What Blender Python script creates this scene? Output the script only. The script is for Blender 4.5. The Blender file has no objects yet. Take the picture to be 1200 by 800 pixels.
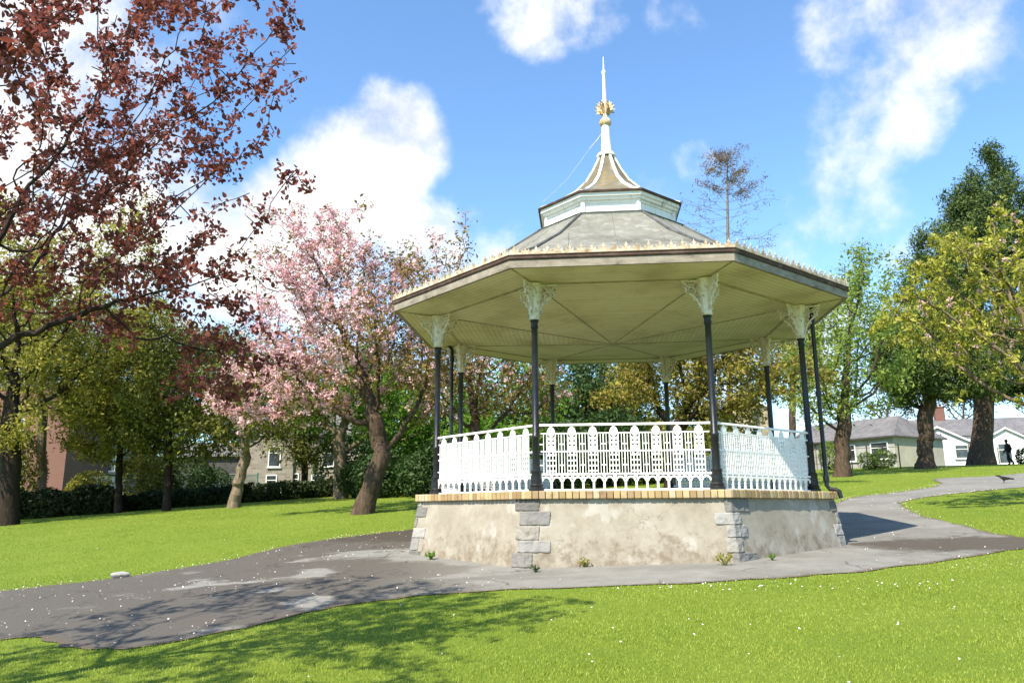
import bpy, bmesh, math, random
import numpy as np
from mathutils import Vector, Matrix
from mathutils.geometry import delaunay_2d_cdt

sc = bpy.context.scene
COL = sc.collection
rng = np.random.default_rng(7)
random.seed(7)
PI = math.pi

# ------------------------------------------------------------------ camera
ZT = 1.12                                   # height of the bandstand deck
CAM = np.array([-2.106, -17.1835, ZT - 0.330])
YAW, PITCH, ROLL, FOC = -0.0095, 0.2142, -0.0052, 912.95
_f = np.array([math.sin(YAW)*math.cos(PITCH), math.cos(YAW)*math.cos(PITCH), math.sin(PITCH)])
_r = np.array([math.cos(YAW), -math.sin(YAW), 0.0])
_u = np.cross(_r, _f)
R_ = _r*math.cos(ROLL) + _u*math.sin(ROLL)
U_ = _u*math.cos(ROLL) - _r*math.sin(ROLL)
F_ = _f
def ray(px, py):
    d = F_*FOC + R_*(px-600) - U_*(py-400)
    return d/np.linalg.norm(d)
def P(px, py, d):
    """point at horizontal distance d in front of the camera, seen at photo pixel px,py"""
    r = ray(px, py)
    h = r @ np.array([math.sin(YAW), math.cos(YAW), 0])
    return CAM + r*(d/h)

cam = bpy.data.cameras.new('camera'); camo = bpy.data.objects.new('camera', cam); COL.objects.link(camo)
camo.matrix_world = Matrix(((R_[0], U_[0], -F_[0], CAM[0]), (R_[1], U_[1], -F_[1], CAM[1]), (R_[2], U_[2], -F_[2], CAM[2]), (0, 0, 0, 1)))
cam.sensor_width = 36; cam.lens = FOC/1200*36; cam.clip_start = 0.05; cam.clip_end = 3000
sc.camera = camo

# ------------------------------------------------------------------ terrain
_cp = np.array([
 (-2.1, -17.2, -.82), (-12, -17, -1.15), (8, -17, -.6), (-2, -24, -1.1), (-20, -22, -1.5), (15, -24, -.8),
 (-2.06, -4.0, -.15), (1.37, -4.29, -.02), (4.0, -2.06, .12), (-4.29, -1.37, 0.0), (0, 0, .16), (1.5, 4.5, .45), (-3, 4.2, .3),
 (-10.5, -6.0, -.8), (-13, -1.0, -.68), (-8, -7, -.68), (-6.3, 3.0, .17), (-6.6, 8, .76),
 (-32, 27, .5), (-21, 28, 1.15), (-9, 33, 2.1), (-18, 10, .15), (-45, 15, -.8),
 (6, -4, .03), (10, -5, .1), (8.9, 8, 1.05), (18, 17, 2.1), (24, 32, 3.4), (35, 40, 3.85), (15, 23, 2.5), (16, 4, 1.15), (30, 20, 2.8),
 (0, 22, 1.8), (3, 40, 3.1), (-30, 50, 1.3), (-5, 60, 2.9), (40, 60, 4.6), (-60, 45, 0.2), (55, 30, 4.2)])
def _tpsk(r2): return np.where(r2 > 1e-12, .5*r2*np.log(np.maximum(r2, 1e-12)), 0)
_n = len(_cp)
_K = _tpsk(((_cp[:, None, :2]-_cp[None, :, :2])**2).sum(-1)) + np.eye(_n)*6.0
_Pm = np.c_[np.ones(_n), _cp[:, :2]]
_sol = np.linalg.solve(np.block([[_K, _Pm], [_Pm.T, np.zeros((3, 3))]]), np.r_[_cp[:, 2], 0, 0, 0])
def H(x, y):
    x = np.asarray(x, float); y = np.asarray(y, float); sh = np.broadcast(x, y).shape
    X = np.clip(np.broadcast_to(x, sh).ravel(), -62, 58); Y = np.clip(np.broadcast_to(y, sh).ravel(), -30, 66)
    out = np.empty(len(X))
    for a in range(0, len(X), 60000):
        xa, ya = X[a:a+60000], Y[a:a+60000]
        k = _tpsk((xa[:, None]-_cp[None, :, 0])**2 + (ya[:, None]-_cp[None, :, 1])**2)
        out[a:a+60000] = k @ _sol[:_n] + _sol[_n] + _sol[_n+1]*xa + _sol[_n+2]*ya
    return out.reshape(sh)
def h1(x, y): return float(H(x, y))
def G(px, py):
    """where the view ray of a photo pixel meets the terrain"""
    r = ray(px, py); t0 = 3.0
    for t in np.arange(3, 120, .25):
        p = CAM + r*t
        if p[2] < h1(p[0], p[1]): break
        t0 = t
    a, b = t0, t
    for _ in range(20):
        m = (a+b)/2; p = CAM + r*m
        if p[2] < h1(p[0], p[1]): b = m
        else: a = m
    return (float(p[0]), float(p[1]))
def gx(px, d):
    p = P(px, 590, d); return np.array([p[0], p[1], h1(p[0], p[1])])

# ------------------------------------------------------------------ object helpers
def tag(o, label=None, cat=None, group=None, kind=None):
    if label: o['label'] = label
    if cat: o['category'] = cat
    if group: o['group'] = group
    if kind: o['kind'] = kind
    return o
def thing(name, label, cat, loc=(0, 0, 0), rz=0, group=None):
    o = bpy.data.objects.new(name, None); COL.objects.link(o)
    o.location = Vector([float(v) for v in loc]); o.rotation_euler = (0, 0, rz); o.empty_display_size = .2
    return tag(o, label, cat, group)
def link(name, me, mat, parent=None, smooth=False):
    o = bpy.data.objects.new(name, me); COL.objects.link(o)
    if mat is not None:
        me.materials.append(mat)
    if smooth:
        me.polygons.foreach_set('use_smooth', np.ones(len(me.polygons), bool))
    if parent is not None: o.parent = parent
    return o
def mesh_np(name, verts, faces_flat, loop_tot):
    """fast mesh from arrays; loop_tot = corners per face"""
    me = bpy.data.meshes.new(name)
    verts = np.asarray(verts, np.float32)
    me.vertices.add(len(verts)); me.vertices.foreach_set('co', verts.ravel())
    me.loops.add(len(faces_flat)); me.loops.foreach_set('vertex_index', np.asarray(faces_flat, np.int32))
    me.polygons.add(len(loop_tot))
    ls = np.zeros(len(loop_tot), np.int32); ls[1:] = np.cumsum(loop_tot)[:-1]
    me.polygons.foreach_set('loop_start', ls)
    me.update(calc_edges=True); me.validate()
    return me
class MB:
    """collects boxes, prisms, tubes, lathes into one mesh"""
    def __init__(s): s.v = []; s.f = []
    def add(s, vs, fs):
        b = len(s.v); s.v += [tuple(map(float, v)) for v in vs]; s.f += [tuple(b+i for i in f) for f in fs]
    def box(s, c, size, rz=0, ax=None):
        c = np.array(c, float)
        if ax is None:
            ax = (np.array([math.cos(rz), math.sin(rz), 0]), np.array([-math.sin(rz), math.cos(rz), 0]), np.array([0, 0, 1.]))
        vs = []
        for k in (-.5, .5):
            for i, j in ((-.5, -.5), (.5, -.5), (.5, .5), (-.5, .5)):
                vs.append(c + ax[0]*size[0]*i + ax[1]*size[1]*j + ax[2]*size[2]*k)
        s.add(vs, [(3, 2, 1, 0), (4, 5, 6, 7), (0, 1, 5, 4), (1, 2, 6, 5), (2, 3, 7, 6), (3, 0, 4, 7)])
    def hexa(s, b4, t4):
        s.add(list(b4)+list(t4), [(3, 2, 1, 0), (4, 5, 6, 7), (0, 1, 5, 4), (1, 2, 6, 5), (2, 3, 7, 6), (3, 0, 4, 7)])
    def prism(s, pts, ext):
        """planar polygon pts extruded by vector ext"""
        n = len(pts); p = [np.array(q, float) for q in pts]; e = np.array(ext, float)
        s.add(p+[q+e for q in p], [tuple(range(n))[::-1], tuple(range(n, 2*n))] + [(i, (i+1) % n, n+(i+1) % n, n+i) for i in range(n)])
    def tube(s, pts, rad, n=8, cap=True):
        pts = [np.array(p, float) for p in pts]
        if not hasattr(rad, '__len__'): rad = [rad]*len(pts)
        rings = []
        ref = None
        for i, p in enumerate(pts):
            t = pts[min(i+1, len(pts)-1)] - pts[max(i-1, 0)]; t /= np.linalg.norm(t)+1e-12
            if ref is None:
                ref = np.cross(t, (0, 0, 1) if abs(t[2]) < .9 else (1, 0, 0))
            u = ref - t*(ref@t); u /= np.linalg.norm(u); ref = u; w = np.cross(t, u)
            rings.append([p + rad[i]*(math.cos(a)*u + math.sin(a)*w) for a in np.arange(n)*2*PI/n])
        vs = [v for r in rings for v in r]; fs = []
        for i in range(len(pts)-1):
            for j in range(n):
                fs.append((i*n+j, i*n+(j+1) % n, (i+1)*n+(j+1) % n, (i+1)*n+j))
        if cap: fs += [tuple(range(n))[::-1], tuple(range((len(pts)-1)*n, len(pts)*n))]
        s.add(vs, fs)
    def lathe(s, prof, c=(0, 0), n=16, ph=0.0):
        vs = []; fs = []
        for r, z in prof:
            for j in range(n):
                a = ph + j*2*PI/n; vs.append((c[0]+r*math.cos(a), c[1]+r*math.sin(a), z))
        for i in range(len(prof)-1):
            for j in range(n):
                fs.append((i*n+j, i*n+(j+1) % n, (i+1)*n+(j+1) % n, (i+1)*n+j))
        fs += [tuple(range(n))[::-1], tuple(range((len(prof)-1)*n, len(prof)*n))]
        s.add(vs, fs)
    def build(s, name, mat, parent=None, smooth=False, bevel=0, seg=1):
        me = bpy.data.meshes.new(name); me.from_pydata(s.v, [], s.f); me.update()
        bm = bmesh.new(); bm.from_mesh(me)
        bmesh.ops.recalc_face_normals(bm, faces=bm.faces)
        bm.to_mesh(me); bm.free()
        o = link(name, me, mat, parent, smooth)
        if bevel:
            m = o.modifiers.new('bevel', 'BEVEL'); m.width = bevel; m.segments = seg; m.limit_method = 'ANGLE'; m.angle_limit = .6
        if smooth:
            me.set_sharp_from_angle(angle=math.radians(40))
        return o

# ------------------------------------------------------------------ materials
def newmat(name):
    m = bpy.data.materials.new(name); m.use_nodes = True
    nt = m.node_tree
    return m, nt, nt.nodes['Principled BSDF'], nt.links
def ramp(nt, stops, fac):
    r = nt.nodes.new('ShaderNodeValToRGB'); e = r.color_ramp.elements
    while len(e) > 1: e.remove(e[-1])
    for i, (p, c) in enumerate(stops):
        el = e[0] if i == 0 else e.new(p)
        el.position = p; el.color = (*c, 1)
    nt.links.new(fac, r.inputs[0]); return r.outputs[0]
def noise(nt, scale, detail=6, rough=.6, coord='Object', vec=None, dist=0):
    n = nt.nodes.new('ShaderNodeTexNoise'); n.inputs['Scale'].default_value = scale
    n.inputs['Detail'].default_value = detail; n.inputs['Roughness'].default_value = rough; n.inputs['Distortion'].default_value = dist
    if vec is None:
        tc = nt.nodes.new('ShaderNodeTexCoord'); vec = tc.outputs[coord]
    nt.links.new(vec, n.inputs['Vector']); return n.outputs['Fac']
def stretch(nt, sx, sy, sz, coord='Object'):
    tc = nt.nodes.new('ShaderNodeTexCoord'); mp = nt.nodes.new('ShaderNodeMapping'); mp.inputs['Scale'].default_value = (sx, sy, sz)
    nt.links.new(tc.outputs[coord], mp.inputs['Vector']); return mp.outputs[0]
def mixc(nt, fac, a, b, mode='MIX'):
    m = nt.nodes.new('ShaderNodeMix'); m.data_type = 'RGBA'; m.blend_type = mode
    for s, v in ((m.inputs[0], fac), (m.inputs[6], a), (m.inputs[7], b)):
        if isinstance(v, (int, float)): s.default_value = v
        elif isinstance(v, tuple): s.default_value = (*v, 1)
        else: nt.links.new(v, s)
    return m.outputs[2]
def bump(nt, hgt, strength, dist, bs):
    b = nt.nodes.new('ShaderNodeBump'); b.inputs['Strength'].default_value = strength; b.inputs['Distance'].default_value = dist
    nt.links.new(hgt, b.inputs['Height']); nt.links.new(b.outputs[0], bs.inputs['Normal'])
def mth(nt, op, a, b=None, c=None, clamp=False):
    m = nt.nodes.new('ShaderNodeMath'); m.operation = op; m.use_clamp = clamp
    for i, v in enumerate((a, b, c)):
        if v is None: continue
        if isinstance(v, (int, float)): m.inputs[i].default_value = v
        else: nt.links.new(v, m.inputs[i])
    return m.outputs[0]
def sstep(nt, v, lo, hi):
    m = nt.nodes.new('ShaderNodeMapRange'); m.interpolation_type = 'SMOOTHSTEP'
    nt.links.new(v, m.inputs[0]); m.inputs[1].default_value = lo; m.inputs[2].default_value = hi
    return m.outputs[0]
def simple(name, stops, scale=4, rough=.7, detail=6, bmp=0, bdist=.01, spec=.3, metallic=0, nrough=.6, bscale=None):
    m, nt, bs, L = newmat(name)
    n = noise(nt, scale, detail, nrough)
    L.new(ramp(nt, stops, n), bs.inputs['Base Color'])
    bs.inputs['Roughness'].default_value = rough; bs.inputs['Specular IOR Level'].default_value = spec; bs.inputs['Metallic'].default_value = metallic
    if bmp: bump(nt, noise(nt, bscale or scale*6, 5), bmp, bdist, bs)
    return m
def leafmat(name, cols, trans=.35, tcol=None, rough=.55, spec=.25, nscale=.35):
    """leaf material: colour varies leaf by leaf and clump by clump"""
    m, nt, bs, L = newmat(name)
    geo = nt.nodes.new('ShaderNodeNewGeometry')
    n = noise(nt, nscale, 3, .5)
    f = mth(nt, 'ADD', mth(nt, 'MULTIPLY', geo.outputs['Random Per Island'], .6), mth(nt, 'MULTIPLY', mth(nt, 'SUBTRACT', n, .3), 1.0), clamp=True)
    k = len(cols)
    c = ramp(nt, [(i/(k-1), cc) for i, cc in enumerate(cols)], f)
    L.new(c, bs.inputs['Base Color']); bs.inputs['Roughness'].default_value = rough; bs.inputs['Specular IOR Level'].default_value = spec
    t = nt.nodes.new('ShaderNodeBsdfTranslucent')
    if tcol: L.new(mixc(nt, .6, c, tcol), t.inputs['Color'])
    else: L.new(c, t.inputs['Color'])
    mx = nt.nodes.new('ShaderNodeMixShader'); mx.inputs[0].default_value = trans
    L.new(bs.outputs[0], mx.inputs[1]); L.new(t.outputs[0], mx.inputs[2])
    L.new(mx.outputs[0], nt.nodes['Material Output'].inputs['Surface'])
    return m

M = {}
# render of the plinth: cream, brown stains low down, hairline cracks
def m_render():
    m, nt, bs, L = newmat('plinth_render')
    a = noise(nt, 1.6, 9, .72); b = noise(nt, 4.2, 9, .75, dist=.12); c = noise(nt, 30, 4)
    base = ramp(nt, [(.3, (.215, .182, .137)), (.5, (.295, .258, .20)), (.7, (.37, .335, .275))], a)
    tc = nt.nodes.new('ShaderNodeTexCoord'); sp = nt.nodes.new('ShaderNodeSeparateXYZ'); L.new(tc.outputs['Object'], sp.inputs[0])
    zt = sstep(nt, sp.outputs['Z'], .95, .05)               # damp rises from the ground
    dirt = sstep(nt, mth(nt, 'ADD', b, mth(nt, 'MULTIPLY', zt, .26)), .66, .88)
    base = mixc(nt, mth(nt, 'MULTIPLY', dirt, .75), base, (.15, .11, .07))
    lich = sstep(nt, noise(nt, 6, 7, .7), .64, .72)
    base = mixc(nt, mth(nt, 'MULTIPLY', lich, .45), base, (.33, .30, .22))
    pale = sstep(nt, noise(nt, 2.2, 4, .5, vec=stretch(nt, 1, 1, .7)), .58, .66)
    base = mixc(nt, mth(nt, 'MULTIPLY', pale, .35), base, (.5, .48, .43))
    strk = sstep(nt, noise(nt, 1.0, 5, .6, vec=stretch(nt, 9, 9, .5)), .6, .78)
    base = mixc(nt, mth(nt, 'MULTIPLY', strk, .4), base, (.2, .16, .11))
    vo = nt.nodes.new('ShaderNodeTexVoronoi'); vo.feature = 'DISTANCE_TO_EDGE'; vo.inputs['Scale'].default_value = .9
    wv = nt.nodes.new('ShaderNodeVectorMath'); wv.operation = 'ADD'; nz = nt.nodes.new('ShaderNodeTexNoise'); nz.inputs['Scale'].default_value = 2.5; nz.inputs['Detail'].default_value = 7
    L.new(tc.outputs['Object'], nz.inputs['Vector']); L.new(nz.outputs['Color'], wv.inputs[1]); L.new(tc.outputs['Object'], wv.inputs[0]); L.new(wv.outputs[0], vo.inputs['Vector'])
    crk = mth(nt, 'MULTIPLY', sstep(nt, vo.outputs['Distance'], .010, .003), sstep(nt, noise(nt, .8, 3), .5, .58))
    base = mixc(nt, mth(nt, 'MULTIPLY', crk, .35), base, (.09, .07, .05))
    L.new(base, bs.inputs['Base Color']); bs.inputs['Roughness'].default_value = .9; bs.inputs['Specular IOR Level'].default_value = .15
    bump(nt, mth(nt, 'ADD', b, mth(nt, 'MULTIPLY', c, .25)), .5, .012, bs)
    return m
M['render'] = m_render()
def m_island(name, cols, noisescale=8, rough=.85, bmp=.4):
    m, nt, bs, L = newmat(name)
    geo = nt.nodes.new('ShaderNodeNewGeometry'); k = len(cols)
    c = ramp(nt, [(i/(k-1), cc) for i, cc in enumerate(cols)], geo.outputs['Random Per Island'])
    n = noise(nt, noisescale, 7, .7)
    c = mixc(nt, mth(nt, 'MULTIPLY', sstep(nt, n, .5, .75), .6), c, tuple(v*.45 for v in cols[0]))
    L.new(c, bs.inputs['Base Color']); bs.inputs['Roughness'].default_value = rough; bs.inputs['Specular IOR Level'].default_value = .2
    bump(nt, noise(nt, noisescale*4, 5), bmp, .008, bs)
    return m
M['coping'] = m_island('yellow_brick', [(.27, .175, .085), (.40, .29, .14), (.46, .36, .20), (.30, .19, .10), (.45, .38, .25)], 7)
M['quoin'] = m_island('grey_stone', [(.12, .112, .10), (.21, .198, .18), (.32, .305, .28), (.25, .22, .175)], 5, .85, .9)
M['deck'] = simple('deck_concrete', [(.3, (.22, .21, .19)), (.7, (.34, .32, .29))], 2, .9, bmp=.3)
M['black'] = simple('black_iron', [(.3, (.005, .005, .006)), (.75, (.017, .017, .018))], 9, .38, bmp=.25, spec=.4)
M['white_iron'] = simple('white_iron', [(.2, (.55, .50, .42)), (.42, (.82, .80, .75)), (.8, (.86, .84, .79))], 14, .5, bmp=.12, spec=.4)
M['cream_iron'] = simple('cream_paint', [(.28, (.30, .25, .14)), (.45, (.66, .59, .43)), (.8, (.78, .73, .58))], 10, .6, bmp=.25, spec=.3)
def m_white_wood():
    m, nt, bs, L = newmat('white_boards')
    a = noise(nt, 1.0, 6, .65, vec=stretch(nt, 6, 6, 1.2))
    c = ramp(nt, [(.28, (.36, .32, .27)), (.42, (.78, .75, .70)), (.8, (.85, .83, .79))], a)
    L.new(c, bs.inputs['Base Color']); bs.inputs['Roughness'].default_value = .6
    bump(nt, a, .15, .01, bs); return m
M['white_wood'] = m_white_wood()
def m_fascia():
    m, nt, bs, L = newmat('fascia_paint')
    n = noise(nt, 3, 8, .75, vec=stretch(nt, 1, 1, 2.5))
    c = ramp(nt, [(.32, (.06, .045, .03)), (.44, (.2, .165, .12)), (.62, (.30, .255, .195)), (.74, (.44, .40, .34))], n)
    L.new(c, bs.inputs['Base Color']); bs.inputs['Roughness'].default_value = .75
    bump(nt, n, .4, .01, bs); return m
M['fascia'] = m_fascia()
M['gutter'] = simple('rusty_gutter', [(.3, (.035, .022, .016)), (.55, (.09, .05, .035)), (.8, (.2, .15, .11))], 5, .7, bmp=.3)
M['crest'] = simple('crest_paint', [(.3, (.24, .15, .07)), (.5, (.46, .37, .25)), (.72, (.62, .57, .48))], 8, .6, bmp=.2)
def m_soffit():
    m, nt, bs, L = newmat('soffit_boards')
    at = nt.nodes.new('ShaderNodeAttribute'); at.attribute_name = 'across'      # distance out from the centre, metres
    sp = at.outputs['Fac']
    fr = mth(nt, 'FRACT', mth(nt, 'MULTIPLY', sp, 1/.11))
    gap = mth(nt, 'LESS_THAN', fr, .09)
    bid = nt.nodes.new('ShaderNodeTexWhiteNoise'); bid.noise_dimensions = '1D'
    L.new(mth(nt, 'FLOOR', mth(nt, 'MULTIPLY', sp, 1/.11)), bid.inputs['W'])
    n = noise(nt, .9, 7, .65); n2 = noise(nt, 5, 6, .7)
    c = ramp(nt, [(.28, (.38, .33, .15)), (.5, (.60, .545, .285)), (.75, (.67, .625, .375))], n)
    c = mixc(nt, mth(nt, 'MULTIPLY', bid.outputs['Value'], .22), c, (.36, .34, .2))
    c = mixc(nt, mth(nt, 'MULTIPLY', sstep(nt, n2, .55, .75), .4), c, (.2, .18, .08))
    c = mixc(nt, mth(nt, 'MULTIPLY', gap, .55), c, (.1, .09, .04))
    L.new(c, bs.inputs['Base Color']); bs.inputs['Roughness'].default_value = .65
    b = nt.nodes.new('ShaderNodeBump'); b.invert = True; b.inputs['Strength'].default_value = .5; b.inputs['Distance'].default_value = .01
    L.new(gap, b.inputs['Height']); L.new(b.outputs[0], bs.inputs['Normal'])
    return m
M['soffit'] = m_soffit()
M['soffit_bead'] = simple('soffit_bead', [(.3, (.2, .18, .09)), (.7, (.42, .39, .24))], 4, .7)
def m_lead(name, lichen, cols, streak=(.32, .32, .30)):
    m, nt, bs, L = newmat(name)
    a = noise(nt, 1.3, 8, .65); s = noise(nt, 1, 6, .6, vec=stretch(nt, 5, 5, .8)); l = noise(nt, 7, 8, .75)
    c = ramp(nt, [(.3, cols[0]), (.5, cols[1]), (.7, cols[2])], a)
    c = mixc(nt, mth(nt, 'MULTIPLY', sstep(nt, s, .5, .75), .5), c, streak)
    if lichen:
        c = mixc(nt, mth(nt, 'MULTIPLY', sstep(nt, l, .44, .62), .75), c, (.15, .11, .04))
        c = mixc(nt, mth(nt, 'MULTIPLY', sstep(nt, noise(nt, 2.2, 5), .58, .7), .7), c, (.26, .17, .025))
    else:
        c = mixc(nt, mth(nt, 'MULTIPLY', sstep(nt, l, .5, .66), .65), c, (.13, .112, .065))
        c = mixc(nt, mth(nt, 'MULTIPLY', sstep(nt, noise(nt, 3.1, 8, .75), .54, .66), .5), c, (.34, .32, .27))
    L.new(c, bs.inputs['Base Color']); bs.inputs['Roughness'].default_value = .7; bs.inputs['Specular IOR Level'].default_value = .3
    bump(nt, mth(nt, 'ADD', a, mth(nt, 'MULTIPLY', l, .4)), .35, .015, bs)
    return m
M['lead'] = m_lead('lead_sheet', False, [(.10, .095, .072), (.175, .168, .135), (.26, .25, .21)])
M['spire'] = m_lead('lichen_lead', True, [(.085, .07, .045), (.13, .11, .075), (.19, .17, .13)])
M['flash'] = simple('dark_lead_flashing', [(.3, (.05, .05, .045)), (.7, (.13, .13, .12))], 4, .6)
M['gold'] = simple('flaked_gilding', [(.3, (.28, .14, .05)), (.5, (.55, .38, .18)), (.65, (.7, .64, .52))], 14, .5, bmp=.2)
M['steel'] = simple('cable_steel', [(.3, (.3, .3, .3)), (.7, (.55, .55, .55))], 9, .4)

def m_bark(name, stops, sc_=3, moss=None):
    m, nt, bs, L = newmat(name)
    n = noise(nt, sc_, 8, .7, vec=stretch(nt, 4, 4, .9)); n2 = noise(nt, 1.3, 4)
    c = ramp(nt, stops, n)
    if moss: c = mixc(nt, mth(nt, 'MULTIPLY', sstep(nt, n2, .48, .62), .7), c, moss)
    L.new(c, bs.inputs['Base Color']); bs.inputs['Roughness'].default_value = .9; bs.inputs['Specular IOR Level'].default_value = .15
    bump(nt, n, .9, .04, bs); return m
M['bark'] = m_bark('brown_bark', [(.3, (.028, .019, .013)), (.55, (.085, .058, .038)), (.75, (.17, .125, .085))])
M['bark_moss'] = m_bark('mossy_bark', [(.3, (.04, .03, .02)), (.55, (.12, .09, .055)), (.75, (.2, .165, .11))], moss=(.12, .115, .03))
M['bark_dark'] = m_bark('dark_bark', [(.3, (.012, .009, .006)), (.55, (.035, .025, .017)), (.75, (.07, .05, .035))])
M['bark_pale'] = m_bark('pale_bark', [(.3, (.075, .055, .033)), (.55, (.19, .145, .095)), (.75, (.31, .255, .18))])
M['bark_plum'] = m_bark('plum_bark', [(.3, (.02, .014, .012)), (.6, (.06, .042, .036)), (.8, (.11, .085, .075))])

LM = {}
LM['plum'] = leafmat('copper_leaf', [(.06, .019, .017), (.14, .042, .035), (.25, .078, .058), (.42, .155, .11)], .42, (.32, .085, .06), nscale=.8)
LM['bronze'] = leafmat('bronze_green_leaf', [(.08, .08, .018), (.17, .14, .03), (.28, .18, .05), (.34, .21, .08)], .4, nscale=.7)
LM['pink'] = leafmat('pink_blossom', [(.70, .34, .37), (.82, .52, .54), (.86, .70, .69)], .35, nscale=.9, rough=.8, spec=.1)
LM['gold_green'] = leafmat('yellow_green_leaf', [(0.112, 0.119, 0.018), (0.225, 0.219, 0.031), (0.350, 0.312, 0.050), (0.475, 0.400, 0.100)], .45, nscale=.5)
LM['fresh'] = leafmat('fresh_green_leaf', [(0.115, 0.172, 0.029), (0.207, 0.287, 0.046), (0.310, 0.391, 0.081), (0.391, 0.460, 0.138)], .5, nscale=.4)
LM['bright'] = leafmat('bright_green_leaf', [(0.062, 0.138, 0.015), (0.138, 0.263, 0.025), (0.237, 0.388, 0.044)], .5, nscale=.4)
LM['olive'] = leafmat('olive_leaf', [(0.049, 0.059, 0.011), (0.114, 0.122, 0.020), (0.212, 0.212, 0.033), (0.309, 0.293, 0.056)], .35, nscale=.35)
LM['yew'] = leafmat('yellow_yew_leaf', [(0.081, 0.081, 0.011), (0.203, 0.189, 0.019), (0.338, 0.311, 0.034)], .3, nscale=.4)
LM['conifer'] = leafmat('dark_conifer_leaf', [(0.024, 0.046, 0.011), (0.055, 0.090, 0.020), (0.104, 0.147, 0.034), (0.164, 0.205, 0.051)], .2, nscale=.4)
LM['rust'] = leafmat('rusty_conifer_leaf', [(.12, .065, .028), (.2, .12, .05), (.17, .165, .055)], .3, nscale=.5)
LM['hedge'] = leafmat('dark_hedge_leaf', [(0.015, 0.024, 0.009), (0.033, 0.051, 0.015), (0.060, 0.083, 0.024)], .2, nscale=.6)
LM['laurel'] = leafmat('laurel_leaf', [(0.020, 0.043, 0.011), (0.041, 0.081, 0.019), (0.081, 0.135, 0.027)], .3, nscale=.6)
LM['spring'] = leafmat('spring_cherry_leaf', [(0.144, 0.158, 0.016), (0.288, 0.296, 0.032), (0.432, 0.416, 0.065), (0.552, 0.479, 0.130)], .45, nscale=.9)
LM['haze_twig'] = leafmat('bare_bud', [(.14, .11, .09), (.2, .17, .14), (.2, .2, .12)], .3)

# ------------------------------------------------------------------ ground
def axis(lo, hi, step, far):
    a = list(np.arange(lo, hi+1e-6, step)); s = step; x = hi; y = lo
    while x < far: s *= 1.35; x += s; a.append(x)
    s = step
    while y > -far: s *= 1.35; y -= s; a.insert(0, y)
    return np.array(a)
def grid_mesh(name, xs, ys):
    X, Y = np.meshgrid(xs, ys); Z = H(X, Y); nx, ny = len(xs), len(ys)
    i = np.arange(nx*ny).reshape(ny, nx)
    f = np.stack([i[:-1, :-1], i[:-1, 1:], i[1:, 1:], i[1:, :-1]], -1).reshape(-1, 4)
    return mesh_np(name, np.c_[X.ravel(), Y.ravel(), Z.ravel()], f.ravel(), np.full(len(f), 4))
def m_lawn():
    m, nt, bs, L = newmat('lawn_turf')
    a = noise(nt, .5, 5, .6); b = noise(nt, 3.5, 6, .7); c = noise(nt, 60, 4, .7)
    col = ramp(nt, [(.3, (.16, .23, .022)), (.5, (.225, .285, .03)), (.7, (.275, .32, .04))], a)
    col = mixc(nt, sstep(nt, b, .4, .7), col, (.2, .26, .024))
    col = mixc(nt, mth(nt, 'MULTIPLY', sstep(nt, c, .35, .6), .45), (.10, .15, .014), col)
    L.new(col, bs.inputs['Base Color']); bs.inputs['Roughness'].default_value = .85; bs.inputs['Specular IOR Level'].default_value = .15
    bump(nt, c, .6, .04, bs); return m
M['lawn'] = m_lawn()
lawn = link('lawn', grid_mesh('lawn', axis(-45, 45, .5, 900), axis(-26, 58, .5, 900)), M['lawn'], smooth=True); tag(lawn, kind='structure')

# ---- the paths: outline read from the photograph where it is seen, continued round the back where it is not
far_left = [G(*p) for p in [(485, 621), (440, 625), (400, 630), (350, 637), (300, 648), (260, 658), (200, 668), (140, 677), (60, 686), (0, 693)]]
near = [G(*p) for p in [(0, 749), (30, 747), (52, 748), (70, 757), (104, 763), (150, 761), (210, 752), (300, 734), (340, 722), (400, 710), (500, 697), (600, 691), (750, 687), (900, 679), (1000, 672), (1075, 662), (1150, 650), (1200, 642)]]
isl_low = [G(*p) for p in [(1200, 631), (1185, 628), (1160, 624), (1125, 615), (1085, 606), (1062, 597), (1055, 590), (1064, 586), (1082, 583), (1150, 575), (1200, 571)]]
up_far = [G(*p) for p in [(1200, 554), (1165, 558), (1105, 560), (1090, 561), (1103, 566), (1098, 570), (1054, 577), (990, 583)]]
L0, L1 = far_left[-1], near[0]
pathpoly = far_left + [(L0[0]-6, L0[1]-1.6), (L0[0]-18, L0[1]-5), (L0[0]-19, L0[1]-9.5), (L1[0]-9, L1[1]-2.6), (L1[0]-4, L1[1]-.6)] + near
r1, r2, r3, r4 = near[-1], isl_low[0], isl_low[-1], up_far[0]
pathpoly += [(r1[0]+4, r1[1]+.7), (r1[0]+14, r1[1]+2), (r2[0]+14, r2[1]+3.3), (r2[0]+4, r2[1]+.6)] + isl_low + [(r3[0]+5, r3[1]+1.5), (r3[0]+18, r3[1]+5), (r4[0]+18, r4[1]+6), (r4[0]+6, r4[1]+2)] + up_far
pathpoly += [(6.6, 5.6), (4.2, 7.2), (1.0, 7.9), (-2.4, 7.6)]
def smooth_poly(pts, it=2):
    p = np.array(pts)
    for _ in range(it):
        q = np.roll(p, -1, 0); p = np.stack([.75*p+.25*q, .25*p+.75*q], 1).reshape(-1, 2)
    return p
path2 = smooth_poly(pathpoly, 2)
def resample(p, step):
    out = []
    for a, b in zip(p, np.roll(p, -1, 0)):
        n = max(1, int(np.linalg.norm(b-a)/step))
        out += [a+(b-a)*i/n for i in range(n)]
    return np.array(out)
path2 = resample(path2, .25)
_jn = np.sin(np.arange(len(path2))*1.7)*.5 + np.sin(np.arange(len(path2))*.61+1)*.6 + rng.normal(0, .5, len(path2))
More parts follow.
